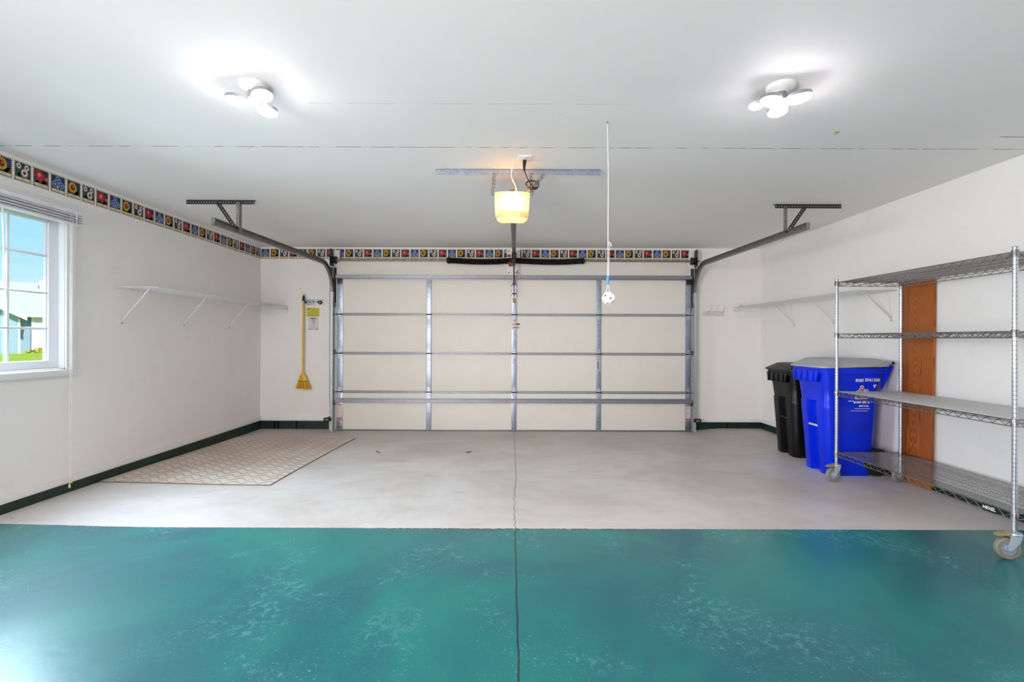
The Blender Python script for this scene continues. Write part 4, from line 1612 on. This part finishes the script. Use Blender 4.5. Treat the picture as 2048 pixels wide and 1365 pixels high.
def build_hooks():
    r = thing('hook_rail', (2.83, YW, 1.58), 'white rail of three wire hooks right of the overhead door', 'hook rail')
    b = MB()
    b.box((2.68, YW - 0.012, 1.567), (2.975, YW - 0.0005, 1.63), 0, 0.004)
    b.build('backplate', 'white_metal', r)
    for x in (2.755, 2.85, 2.945):
        b = MB()
        b.tube([(x - .015, YW - 0.012, 1.62), (x - .012, YW - 0.06, 1.625), (x - .004, YW - 0.085, 1.66), (x + .006, YW - 0.10, 1.705), (x + .004, YW - 0.105, 1.712)], 0.0042, 8)
        b.tube([(x - .015, YW - 0.012, 1.60), (x - .01, YW - 0.035, 1.575), (x, YW - 0.05, 1.57), (x + .006, YW - 0.06, 1.585)], 0.0042, 8)
        b.box((x - 0.022, YW - 0.016, 1.578), (x + 0.004, YW - 0.011, 1.628), 0, 0.002)
        b.build('hook', 'white_metal', r)
    r = thing('wall_outlet', (3.186, YW, 1.665), 'small white electrical box just above the end of the right wire shelf', 'outlet')
    b = MB()
    b.prism([(-.036, 0), (.036, 0), (.036, .045), (.022, .062), (-.022, .062), (-.036, .045)], (3.186, YW - 0.0005, 1.692), (1, 0, 0), (0, 0, 1), (0, -0.03, 0))
    b.build('outlet_body', 'white_plastic', r)
    b = MB()
    for dx in (.002, .024):
        b.cyl((3.186 + dx, YW - 0.0312, 1.712), (3.186 + dx, YW - 0.0295, 1.712), 0.006, 10)
    b.build('outlet_slot', 'hole_black', r)


build_hooks()


def build_sensors():
    for x, sg, lab in ((-2.475, -1, 'black safety sensor on the jamb left of the overhead door'), (2.535, 1, 'black safety sensor on the jamb right of the overhead door')):
        r = thing('safety_sensor', (x, 6.67, 0.11), lab, 'sensor', 'door safety sensors')
        b = MB()
        b.box((x - 0.045, 6.525, 0.115), (x + 0.045, 6.568, 0.16), 0, 0.005)
        xo = x - 0.022 if sg < 0 else x + 0.013
        b.box((xo - 0.007, 6.566, 0.12), (xo + 0.007, 6.6845, 0.155), 0, 0.002)
        b.build('sensor_body', 'black_rubber', r)
        b = MB()
        b.cyl((x - 0.012, 6.524, 0.137), (x - 0.012, 6.521, 0.137), 0.007, 10)
        b.cyl((x + 0.012, 6.524, 0.137), (x + 0.012, 6.521, 0.137), 0.007, 10)
        b.build('sensor_lens', 'white_plastic', r)
        b = MB()
        b.box((x - 0.014, 6.672, 0.19), (x + 0.02, 6.684, 0.26), 0, 0.003)
        b.cyl((x + 0.004, 6.671, 0.225), (x + 0.004, 6.668, 0.225), 0.006, 8, 1)
        b.build('sensor_bracket', ['tan_paper' if sg < 0 else 'galv_dark', 'ink'], r)
        b = MB()
        b.tube([(x - sg * 0.0, 6.68, 0.165), (x + sg * 0.025, 6.682, 0.4), (x + sg * 0.026, 6.682, 1.3), (x + sg * 0.024, 6.682, 2.25)], 0.0022, 6)
        b.build('sensor_wire', 'galv_light' if sg > 0 else 'grey_ink', r)


build_sensors()


# ------------------------------------------------------------------ chrome rack on casters
def build_rack():
    xf, xb = 2.845, 3.405
    yn, yf = 2.727, 4.217
    r = thing('wire_shelving_rack', ((xf + xb) / 2, (yn + yf) / 2, 0.0), 'tall chrome four tier wire rack on casters along the right wall', 'shelving rack')
    lev = (0.262, 0.787, 1.292, 1.742)
    corners = ((xf, yn), (xf, yf), (xb, yn), (xb, yf))
    for (x, y) in corners:
        b = MB()
        b.cyl((x, y, 0.145), (x, y, 1.758), 0.0127, 18)
        b.lathe([(0.0127, 0), (0.0145, 0.001), (0.0145, 0.008), (0.011, 0.011), (0.004, 0.0115)], (x, y, 1.757), n=18)
        p = b.build('post', 'post', r)
        for z in lev:
            b = MB()
            b.lathe([(0.0135, -0.034), (0.0185, -0.033), (0.0178, 0.0), (0.0165, 0.006), (0.0135, 0.007)], (x, y, z), n=18)
            b.build('collar', 'chrome', p)
    for z in lev:
        b = MB()
        zt, zb = z - 0.004, z - 0.038
        inset = 0.0
        rr = 0.0032
        # frame wires and zig-zag truss on all four sides
        for (p, q) in (((xf, yn), (xf, yf)), ((xb, yn), (xb, yf)), ((xf, yn), (xb, yn)), ((xf, yf), (xb, yf))):
            P0, P1 = V((p[0], p[1], 0)), V((q[0], q[1], 0))
            t = (P1 - P0).normalized()
            A, B = P0 + t * 0.016, P1 - t * 0.016
            for zz in (zt, zb):
                b.tube([A + V((0, 0, zz)), B + V((0, 0, zz))], rr, 6)
            L = (B - A).length
            n = int(L / 0.036)
            zig = []
            for i in range(n + 1):
                zz = (zt - 0.002) if i % 2 == 0 else (zb + 0.002)
                zig.append(A + (B - A) * (i / n) + V((0, 0, zz)))
            b.tube(zig, 0.0024, 5)
        # stringers under the deck
        for k in (1, 2, 3):
            x = xf + (xb - xf) * k / 4
            b.tube([(x, yn, z - 0.009), (x, yf, z - 0.009)], 0.0028, 6)
            b.tube([(x, yn, z - 0.036), (x, yf, z - 0.036)], 0.0028, 6)
            n = 40
            b.tube([(x, yn + (yf - yn) * i / n, z - (0.009 if i % 2 else 0.036)) for i in range(n + 1)], 0.002, 5)
        n = int((yf - yn) / 0.0205)
        for i in range(1, n):
            y = yn + (yf - yn) * i / n
            b.tube([(xf, y, z - 0.004), (xb, y, z - 0.004)], 0.0021, 5)
        b.build('wire_shelf', 'chrome', r)
    # maker's plate on the front truss of the lowest shelf
    z = lev[0]
    b = MB()
    b.box((xf - 0.0075, 2.822, z - 0.042), (xf - 0.0045, 2.905, z - 0.001), 0, 0.001)
    vs, fs = text2d('NEXEL', 0.026, bold=0.0008)
    b.add2d([(-x, y) for x, y in vs], fs, (xf - 0.0079, 2.8635, z - 0.021), (0, 1, 0), (0, 0, 1), 1)
    tag(b.build('label_plate', ['ink', 'white_print'], r), 'small black plate with white lettering')
    for i, (x, y) in enumerate(corners):
        # swivel caster: trail direction differs a little
        a = (PI * 0.93, PI * 1.03, PI * 0.9, PI * 1.1)[i]
        cx, sx = math.cos(a), math.sin(a)
        f = V((cx, sx, 0))
        s = V((-sx, cx, 0))
        z0 = zf(x, y)
        ctr = V((x, y, z0 + 0.0625)) + f * 0.032
        c = MB()
        c.lathe([(0.012, 0.0), (0.034, 0.001), (0.036, -0.006), (0.030, -0.012), (0.02, -0.016)], (x, y, 0.152), n=20)
        for sg in (-1, 1):
            o = V((x, y, 0)) + s * (0.021 * sg)
            pts = [o - f * 0.026 + V((0, 0, 0.142)), o + f * 0.030 + V((0, 0, 0.142)), o + f * 0.032 + V((0, 0, 0.118)), o + f * 0.044 + V((0, 0, 0.066)), o + f * 0.036 + V((0, 0, 0.050)), o + f * 0.022 + V((0, 0, 0.054)), o - f * 0.016 + V((0, 0, 0.105))]
            c.loft([pts, [p + s * (0.003 * sg) for p in pts]])
        c.box((x - 0.026, y - 0.026, 0.138), (x + 0.026, y + 0.026, 0.146), 0, 0.003)
        c.cyl(ctr - s * 0.028, ctr + s * 0.028, 0.006, 10)
        fork = c.build('caster', 'caster_steel', r)
        c = MB()
        c.lathe([(0.040, -.016), (0.056, -.016), (0.0615, -.011), (0.0625, 0), (0.0615, .011), (0.056, .016), (0.040, .016)], ctr, s, 32, cap=False)
        c.lathe([(0.040, -.0155), (0.040, .0155)], ctr, s, 32, cap=False)
        c.build('tread', 'tyre_grey', fork)
        c = MB()
        c.lathe([(0.010, -.018), (0.018, -.017), (0.022, -.011), (0.040, -.010), (0.0415, -.014), (0.0415, .014), (0.040, .010), (0.022, .011), (0.018, .017), (0.010, .018)], ctr, s, 28)
        c.build('hub', 'hub_grey', fork)
        c = MB()
        o = V((x, y, 0))
        pts = [(-0.02, 0.024), (0.035, 0.022), (0.06, 0.012), (0.06, -0.012), (0.035, -0.022), (-0.02, -0.024)]
        top = [o + f * (a_ + 0.03) + s * b_ + V((0, 0, 0.155 - max(0, a_) * 0.18)) for a_, b_ in pts]
        c.loft([top, [p - V((0, 0, 0.012)) for p in top]])
        c.build('brake_pedal', 'brake_olive', fork)
    # liners
    b = MB()
    b.box((xf + 0.004, yn + 0.02, lev[1] + 0.0005), (xb - 0.004, yf - 0.02, lev[1] + 0.004), 0, 0.001)
    tag(b.build('shelf_liner', 'liner_grey'), 'opaque grey liner sheet on the second shelf from the floor of the chrome rack', 'shelf liner', 'liner sheets on the chrome rack')
    b = MB()
    b.box((xf + 0.006, yn + 0.02, lev[0] + 0.0005), (xb - 0.006, yf - 0.02, lev[0] + 0.002))
    tag(b.build('shelf_liner', 'clear_sheet', smooth=0), 'clear glossy liner sheet on the lowest shelf of the chrome rack', 'shelf liner', 'liner sheets on the chrome rack')


build_rack()


def build_plank():
    b = MB()
    y0, y1 = 3.965, 4.285
    zb, zt = 0.0, 1.745
    # leans against the wall behind the rack
    b.hexa([(3.448, y0, zb), (3.466, y0, zb), (3.466, y1, zb), (3.448, y1, zb), (3.475, y0, zt), (3.493, y0, zt), (3.493, y1, zt), (3.475, y1, zt)], 0, 0.002)
    o = b.build('wooden_board', 'oak', origin=(3.47, (y0 + y1) / 2, 0.0))
    tag(o, 'tall dark oak board standing against the right wall behind the rack', 'board')


build_plank()


# ------------------------------------------------------------------ wheeled carts
def build_cart(loc, S, body, lid, label, printed):
    """front of the cart faces -x, back with wheels faces +x"""
    ox, oy = loc
    r = thing('wheeled_cart', (ox, oy, 0), label, 'wheeled cart')
    W, D, H = S

    def sec(z, xf, xb, hw, rc, gd, gw, zig=0.0):
        p = []
        p += [(xf, -gw - 0.02), (xf + gd, -gw), (xf + gd, gw), (xf, gw + 0.02)]
        n = 5
        for cx, cy, a in ((xf + rc, hw - rc, PI), (xb - rc, hw - rc, PI / 2), (xb - rc, -hw + rc, 0), (xf + rc, -hw + rc, -PI / 2)):
            for k in range(n + 1):
                g = a - (PI / 2) * k / n
                p.append((cx + rc * math.cos(g), cy + rc * math.sin(g)))
        return [(ox + x * D, oy + y * W, z * H) for x, y in p]
    b = MB()
    G = 0.05
    b.loft([sec(0.0, -0.33, 0.30, 0.345, 0.10, 0.07, 0.12),
            sec(0.012, -0.345, 0.31, 0.355, 0.11, 0.07, 0.12),
            sec(0.30, -0.375, 0.34, 0.382, 0.12, 0.07, 0.12),
            sec(0.60, -0.41, 0.365, 0.41, 0.13, 0.07, 0.12),
            sec(0.655, -0.415, 0.37, 0.413, 0.13, 0.06, 0.12),
            sec(0.67, -0.402, 0.365, 0.40, 0.12, 0.0, 0.12),
            sec(0.80, -0.425, 0.385, 0.418, 0.12, 0.0, 0.12),
            sec(0.86, -0.440, 0.40, 0.43, 0.12, 0.0, 0.12),
            sec(0.93, -0.45, 0.41, 0.44, 0.12, 0.0, 0.12),
            sec(0.932, -0.485, 0.47, 0.485, 0.12, 0.0, 0.12),
            sec(0.985, -0.495, 0.48, 0.495, 0.12, 0.0, 0.12)])
    bd = b.build('cart_body', body, r, smooth=40)
    # front apron with ribs
    b = MB()
    za, zb_ = 0.85 * H, 0.955 * H
    xf_ = ox - 0.50 * D
    ya, yb = oy - 0.36 * W, oy + 0.40 * W
    pts = [(xf_, ya + 0.035, za), (xf_, yb - 0.02, za), (xf_, yb, zb_), (xf_, ya, zb_)]
    b.loft([[(p[0] - 0.004, p[1], p[2]) for p in pts], [(p[0] + 0.008, p[1], p[2]) for p in pts]])
    b.box((xf_ + 0.0, ya + 0.03, za), (ox - 0.43 * D, yb - 0.02, za + 0.006))
    for k in range(4):
        y = ya + 0.07 + (yb - ya - 0.12) * k / 3
        b.hexa([(xf_ - 0.022, y - 0.004, za), (xf_ - 0.003, y - 0.004, za), (xf_ - 0.003, y + 0.004, za), (xf_ - 0.022, y + 0.004, za),
                (xf_ - 0.008, y - 0.004, zb_), (xf_ - 0.003, y - 0.004, zb_), (xf_ - 0.003, y + 0.004, zb_), (xf_ - 0.008, y + 0.004, zb_)])
    b.build('front_apron', body, r)
    # grab bar in the front recess
    b = MB()
    zg = 0.435 * H
    b.cyl((ox - 0.368 * D, oy - 0.14 * W, zg), (ox - 0.368 * D, oy + 0.14 * W, zg), 0.011, 12)
    b.build('grab_bar', 'grip_white' if printed else body, r)
    # lid
    b = MB()

    def lidsec(x0, x1, hw, rc, z0, z1):
        q = rrect(x0, x1, -hw, hw, rc, 5)
        return [(ox + x * D, oy + y * W, (z0 + (z1 - z0) * (x + 0.5)) * H) for x, y in q]
    b.loft([lidsec(-0.515, 0.49, 0.508, 0.11, 0.982, 1.0), lidsec(-0.53, 0.50, 0.515, 0.12, 0.985, 1.004), lidsec(-0.53, 0.50, 0.515, 0.12, 0.998, 1.022),
            lidsec(-0.50, 0.48, 0.49, 0.11, 1.008, 1.036), lidsec(-0.40, 0.42, 0.40, 0.10, 1.045, 1.060), lidsec(-0.36, 0.38, 0.36, 0.09, 1.062, 1.068),
            lidsec(-0.30, 0.0, 0.28, 0.06, 1.067, 1.072), lidsec(-0.26, -0.05, 0.25, 0.05, 1.060, 1.066)])
    b.build('lid', lid, r, smooth=40)
    # hinge bar and rear handle
    b = MB()
    zh = 1.03 * H
    b.cyl((ox + 0.52 * D, oy - 0.46 * W, zh), (ox + 0.52 * D, oy + 0.46 * W, zh), 0.019, 16)
    b.lathe([(0.012, 0), (0.012, 0.003)], (ox + 0.52 * D, oy - 0.465 * W, zh), (0, -1, 0), 12, 1)
    b.build('hinge_bar', [lid, 'hole_black'], r)
    for sg in (-1, 1):
        b = MB()
        y = oy + sg * 0.40 * W
        pts = [(ox + 0.40 * D, y, 0.80 * H), (ox + 0.55 * D, y, 0.985 * H), (ox + 0.55 * D, y, 1.03 * H), (ox + 0.42 * D, y, 0.99 * H)]
        b.loft([[(p[0], p[1] - 0.012, p[2]) for p in pts], [(p[0], p[1] + 0.012, p[2]) for p in pts]])
        b.build('handle_bracket', body, r)
    for sg in (-1, 1):
        b = MB()
        wx = min(ox + 0.37 * D, XR - 0.135)
        c = (wx, oy + sg * 0.33 * W, 0.125)
        b.lathe([(0.03, -.028), (0.10, -.028), (0.122, -.018), (0.125, 0), (0.122, .018), (0.10, .028), (0.03, .028)], c, (0, 1, 0), 32)
        b.build('wheel', 'black_rubber', r)
    b = MB()
    b.cyl((wx, oy - 0.33 * W, 0.125), (wx, oy + 0.33 * W, 0.125), 0.012, 12)
    b.build('axle', 'dark_metal', r)
    if printed:
        # lettering on the near side, following the slope of the wall
        def side(x, z):
            tbl = [(0.012, .355), (.30, .382), (.60, .41), (.655, .413), (.67, .40), (.80, .418), (.86, .43), (.93, .44)]
            q = z / H
            hw = tbl[-1][1]
            for (a0, h0), (a1, h1) in zip(tbl, tbl[1:]):
                if a0 <= q <= a1:
                    hw = h0 + (h1 - h0) * (q - a0) / (a1 - a0)
                    break
            return V((x, oy - hw * W - 0.0016, z))

        def put(b, body_, size, x, z, mi=0, **kw):
            vs, fs = text2d(body_, size, **kw)
            p0, pz = side(x, z), side(x, z + 0.03)
            uy = (pz - p0).normalized()
            b.add2d(vs, fs, p0, (1, 0, 0), uy, mi)
        b = MB()
        put(b, '8085', 0.038, 3.142, 0.872, bold=0.001)
        put(b, '5041358', 0.038, 3.255, 0.876, bold=0.001)
        b.build('number_print', ['white_print'], bd, smooth=0)
        b = MB()
        put(b, 'REPUBLIC', 0.037, 3.175, 0.668, bold=0.0016, shear=0.25)
        put(b, 'SERVICES', 0.022, 3.185, 0.642, bold=0.0008, shear=0.2)
        for x0_, x1_, z in ((3.105, 3.245, 0.614), (3.07, 3.225, 0.594)):
            for k in range(14):
                xa = x0_ + (x1_ - x0_) * k / 14
                p, q = side(xa, z), side(xa + (x1_ - x0_) / 17, z + 0.005)
                b.poly([p, (q.x, p.y, p.z), q, (p.x, q.y, q.z)])
        for xa, h in ((3.05, .008), (3.064, .012), (3.076, .008), (3.09, .011)):
            p, q = side(xa, 0.68), side(xa + 0.008, 0.68 + h)
            b.poly([p, (q.x, p.y, p.z), q, (p.x, q.y, q.z)])
        b.build('lettering', ['white_print'], bd, smooth=0)
        b = MB()
        tri = [(3.268, 0.835), (3.298, 0.835), (3.276, 0.80)]
        b.poly([side(x, z) for x, z in tri])
        b.build('arrow_mark', ['white_print'], bd, smooth=0)
        b = MB()
        star = [(-.062, -.07), (-.060, -.030), (-.075, -.012), (-.045, .006), (-.030, .012), (-.020, .045), (-.005, .055), (.012, .045), (.018, .018), (.05, .018), (.06, .0), (.07, -.02), (.05, -.07)]
        for scale, mi, off in ((1.0, 0, 0), (0.86, 1, 0.0005), (0.70, 0, 0.001)):
            pts = []
            for u, v in star:
                p = side(3.172 + u * scale, 0.765 + (v + 0.01) * scale)
                p.y -= off
                pts.append(p)
            b.poly(pts, mi)
        vs, fs = text2d('R', 0.06, bold=0.001, shear=0.2)
        p0 = side(3.168, 0.785)
        p0.y -= 0.0024
        b.add2d(vs, fs, p0, (1, 0, 0), (0, 0, 1), 1)
        b.build('logo', ['white_print', 'maroon'], bd, smooth=0)
    return r


build_cart((3.105, 4.575), (0.52, 0.62, 1.0), 'cart_blue', 'lid_grey', 'blue wheeled recycling cart with a grey lid beside the chrome rack', True)
build_cart((3.175, 5.235), (0.52, 0.57, 0.925), 'cart_black', 'cart_black', 'black wheeled rubbish cart behind the blue one', False)


# ------------------------------------------------------------------ rug and leaves
def build_rug():
    b = MB()
    c = [(-3.468, 4.085), (-2.008, 4.046), (-1.945, 6.08), (-3.462, 6.12)]
    n, m = 24, 32

    def pt(i, j, dz):
        u, v = i / n, j / m
        x = (c[0][0] * (1 - u) + c[1][0] * u) * (1 - v) + (c[3][0] * (1 - u) + c[2][0] * u) * v
        y = (c[0][1] * (1 - u) + c[1][1] * u) * (1 - v) + (c[3][1] * (1 - u) + c[2][1] * u) * v
        return (x, y, zf(x, y) + dz)
    g = [[b.v(pt(i, j, 0.008 + 0.0012 * math.sin(i * 1.3) * math.sin(j * 0.9))) for i in range(n + 1)] for j in range(m + 1)]
    for j in range(m):
        for i in range(n):
            b.face([g[j][i], g[j][i + 1], g[j + 1][i + 1], g[j + 1][i]])
    ring = [(i, 0) for i in range(n)] + [(n, j) for j in range(m)] + [(i, m) for i in range(n, 0, -1)] + [(0, j) for j in range(m, 0, -1)]
    lo = [b.v(pt(i, j, 0.0005)) for i, j in ring]
    for k in range(len(ring)):
        k2 = (k + 1) % len(ring)
        b.face([g[ring[k][1]][ring[k][0]], g[ring[k2][1]][ring[k2][0]], lo[k2], lo[k]], 1)
    o = b.build('rug', ['rug', 'rug_edge'], origin=(-2.72, 5.08, 0))
    tag(o, 'beige textured rug lying on the floor along the left wall', 'rug')


build_rug()


def build_leaves():
    for (x, y, a, lab) in ((-1.434, 5.269, 2.6, 'tiny dry brown leaf on the floor nearer to the rug'), (-0.454, 5.281, 0.4, 'tiny dry brown leaf on the floor nearer to the centre crack')):
        b = MB()
        out = [(-.034, 0), (-.015, .012), (.004, .010), (.012, .016), (.034, .002), (.012, -.008), (-.008, -.011)]
        ca, sa = math.cos(a), math.sin(a)
        top, bot = [], []
        for u, v in out:
            z = zf(x, y) + 0.004 + 9.0 * u * u * 0.9 + 0.006 * (v > 0)
            px, py = x + u * ca - v * sa, y + u * sa + v * ca
            top.append((px, py, z + 0.0012))
            bot.append((px, py, z - 0.003))
        b.loft([bot, top])
        tag(b.build('leaf', 'leaf', origin=(x, y, zf(x, y))), lab, 'leaf', 'dry leaves on the pale floor')
    b = MB()
    b.tube([(1.992, 2.956, ZC + 0.002), (1.992, 2.956, ZC - 0.008), (1.982, 2.956, ZC - 0.016), (1.968, 2.956, ZC - 0.014)], 0.0025, 6)
    b.lathe([(0.012, 0), (0.012, -.002), (0.004, -.004)], (1.992, 2.956, ZC), n=12)
    tag(b.build('ceiling_hook', 'tan_paper', origin=(1.992, 2.956, ZC)), 'tiny bare screw hook in the ceiling right of the right lamp', 'hook')


build_leaves()


# ------------------------------------------------------------------ outdoors
def build_outside():
    b = MB()
    b.poly([(-130, -60, -0.2), (XL - 0.15, -60, -0.2), (XL - 0.15, 130, 0.08), (-130, 130, 0.08)])
    tag(b.build('lawn', 'grass', smooth=0), 'bright green lawn seen through the window', 'lawn', kind='structure')
    # neighbour's house, facing the window; local axes u (to the right in the view) and d (away)
    O = V((-40.2, 40.0, 0.0))
    U = V((0.7071, 0.7071, 0))
    Dv = V((-0.7071, 0.7071, 0))
    r = thing('neighbour_house', tuple(O), 'blue grey sided house with pale roof across the lawn', 'house')
    P = lambda u, d, z: O + U * u + Dv * d + V((0, 0, z))

    def block(b, u0, u1, d0, d1, z0, z1, mi=0):
        b.hexa([P(u0, d0, z0), P(u1, d0, z0), P(u1, d1, z0), P(u0, d1, z0), P(u0, d0, z1), P(u1, d0, z1), P(u1, d1, z1), P(u0, d1, z1)], mi)
    b = MB()                                         # gabled wing on the left
    g = [(-8.2, -0.2), (-0.3, -0.2), (-0.3, 2.9), (-4.25, 5.2), (-8.2, 2.9)]
    b.loft([[P(u, -1.5, z) for u, z in g], [P(u, 8, z) for u, z in g]])
    b.build('wall', 'siding_blue', r, smooth=0)
    b = MB()
    block(b, -0.3, 0.45, 0.0, 8, -0.2, 3.0)
    b.build('wall', 'siding_blue', r, smooth=0)
    b = MB()
    block(b, 0.45, 9, -0.4, 8, -0.2, 3.0)
    b.build('wall', 'siding_sunlit', r, smooth=0)
    b = MB()
    for sg in (-1, 1):
        x0, x1 = -4.25, -4.25 + sg * 4.35
        b.hexa([P(x0, -2.0, 5.2), P(x1, -2.0, 2.67), P(x1, 9, 2.67), P(x0, 9, 5.2), P(x0, -2.0, 5.36), P(x1, -2.0, 2.83), P(x1, 9, 2.83), P(x0, 9, 5.36)])
    b.build('roof', 'shingle', r, smooth=0)
    b = MB()
    b.hexa([P(-9, -0.9, 3.0), P(10, -0.9, 3.0), P(10, 4.5, 6.0), P(-9, 4.5, 6.0), P(-9, -0.9, 3.14), P(10, -0.9, 3.14), P(10, 4.5, 6.14), P(-9, 4.5, 6.14)])
    b.hexa([P(-9, 4.5, 6.0), P(10, 4.5, 6.0), P(10, 10, 3.0), P(-9, 10, 3.0), P(-9, 4.5, 6.14), P(10, 4.5, 6.14), P(10, 10, 3.14), P(-9, 10, 3.14)])
    block(b, 0.9, 1.15, 3.2, 3.5, 5.2, 6.3)
    b.build('roof', 'shingle', r, smooth=0)
    b = MB()
    for sg in (-1, 1):
        x0, x1 = -4.25, -4.25 + sg * 4.4
        b.hexa([P(x0, -2.08, 5.14), P(x1, -2.08, 2.58), P(x1, -2.0, 2.58), P(x0, -2.0, 5.14), P(x0, -2.08, 5.4), P(x1, -2.08, 2.84), P(x1, -2.0, 2.84), P(x0, -2.0, 5.4)])
    b.hexa([P(-0.3, -1.0, 2.9), P(10, -1.0, 2.9), P(10, -0.9, 2.9), P(-0.3, -0.9, 2.9), P(-0.3, -1.0, 3.12), P(10, -1.0, 3.12), P(10, -0.9, 3.12), P(-0.3, -0.9, 3.12)])
    block(b, 0.40, 0.52, -0.46, -0.38, -0.2, 3.0)
    block(b, -0.36, -0.24, -1.56, -1.48, -0.2, 2.7)
    b.build('fascia', 'trim', r, smooth=0)
    # low golden shrub in front of the house
    b = MB()
    for i in range(420):
        g = random.uniform(0, 2 * PI)
        rr = math.sqrt(random.random())
        u = 0.95 + 0.95 * rr * math.cos(g)
        d = -1.6 + 0.5 * rr * math.sin(g)
        z = -0.12 + 0.55 * random.random() * (1 - 0.55 * rr)
        c = P(u, d, z)
        e1 = V((random.uniform(-1, 1), random.uniform(-1, 1), random.uniform(-.3, 1))).normalized() * 0.10
        e2 = e1.orthogonal().normalized() * 0.05
        b.poly([c - e1, c + e2, c + e1, c - e2])
    tag(b.build('shrub', 'shrub', smooth=0, origin=P(0.95, -1.6, -0.1)), 'low golden shrub at the foot of the neighbouring house', 'shrub')


build_outside()
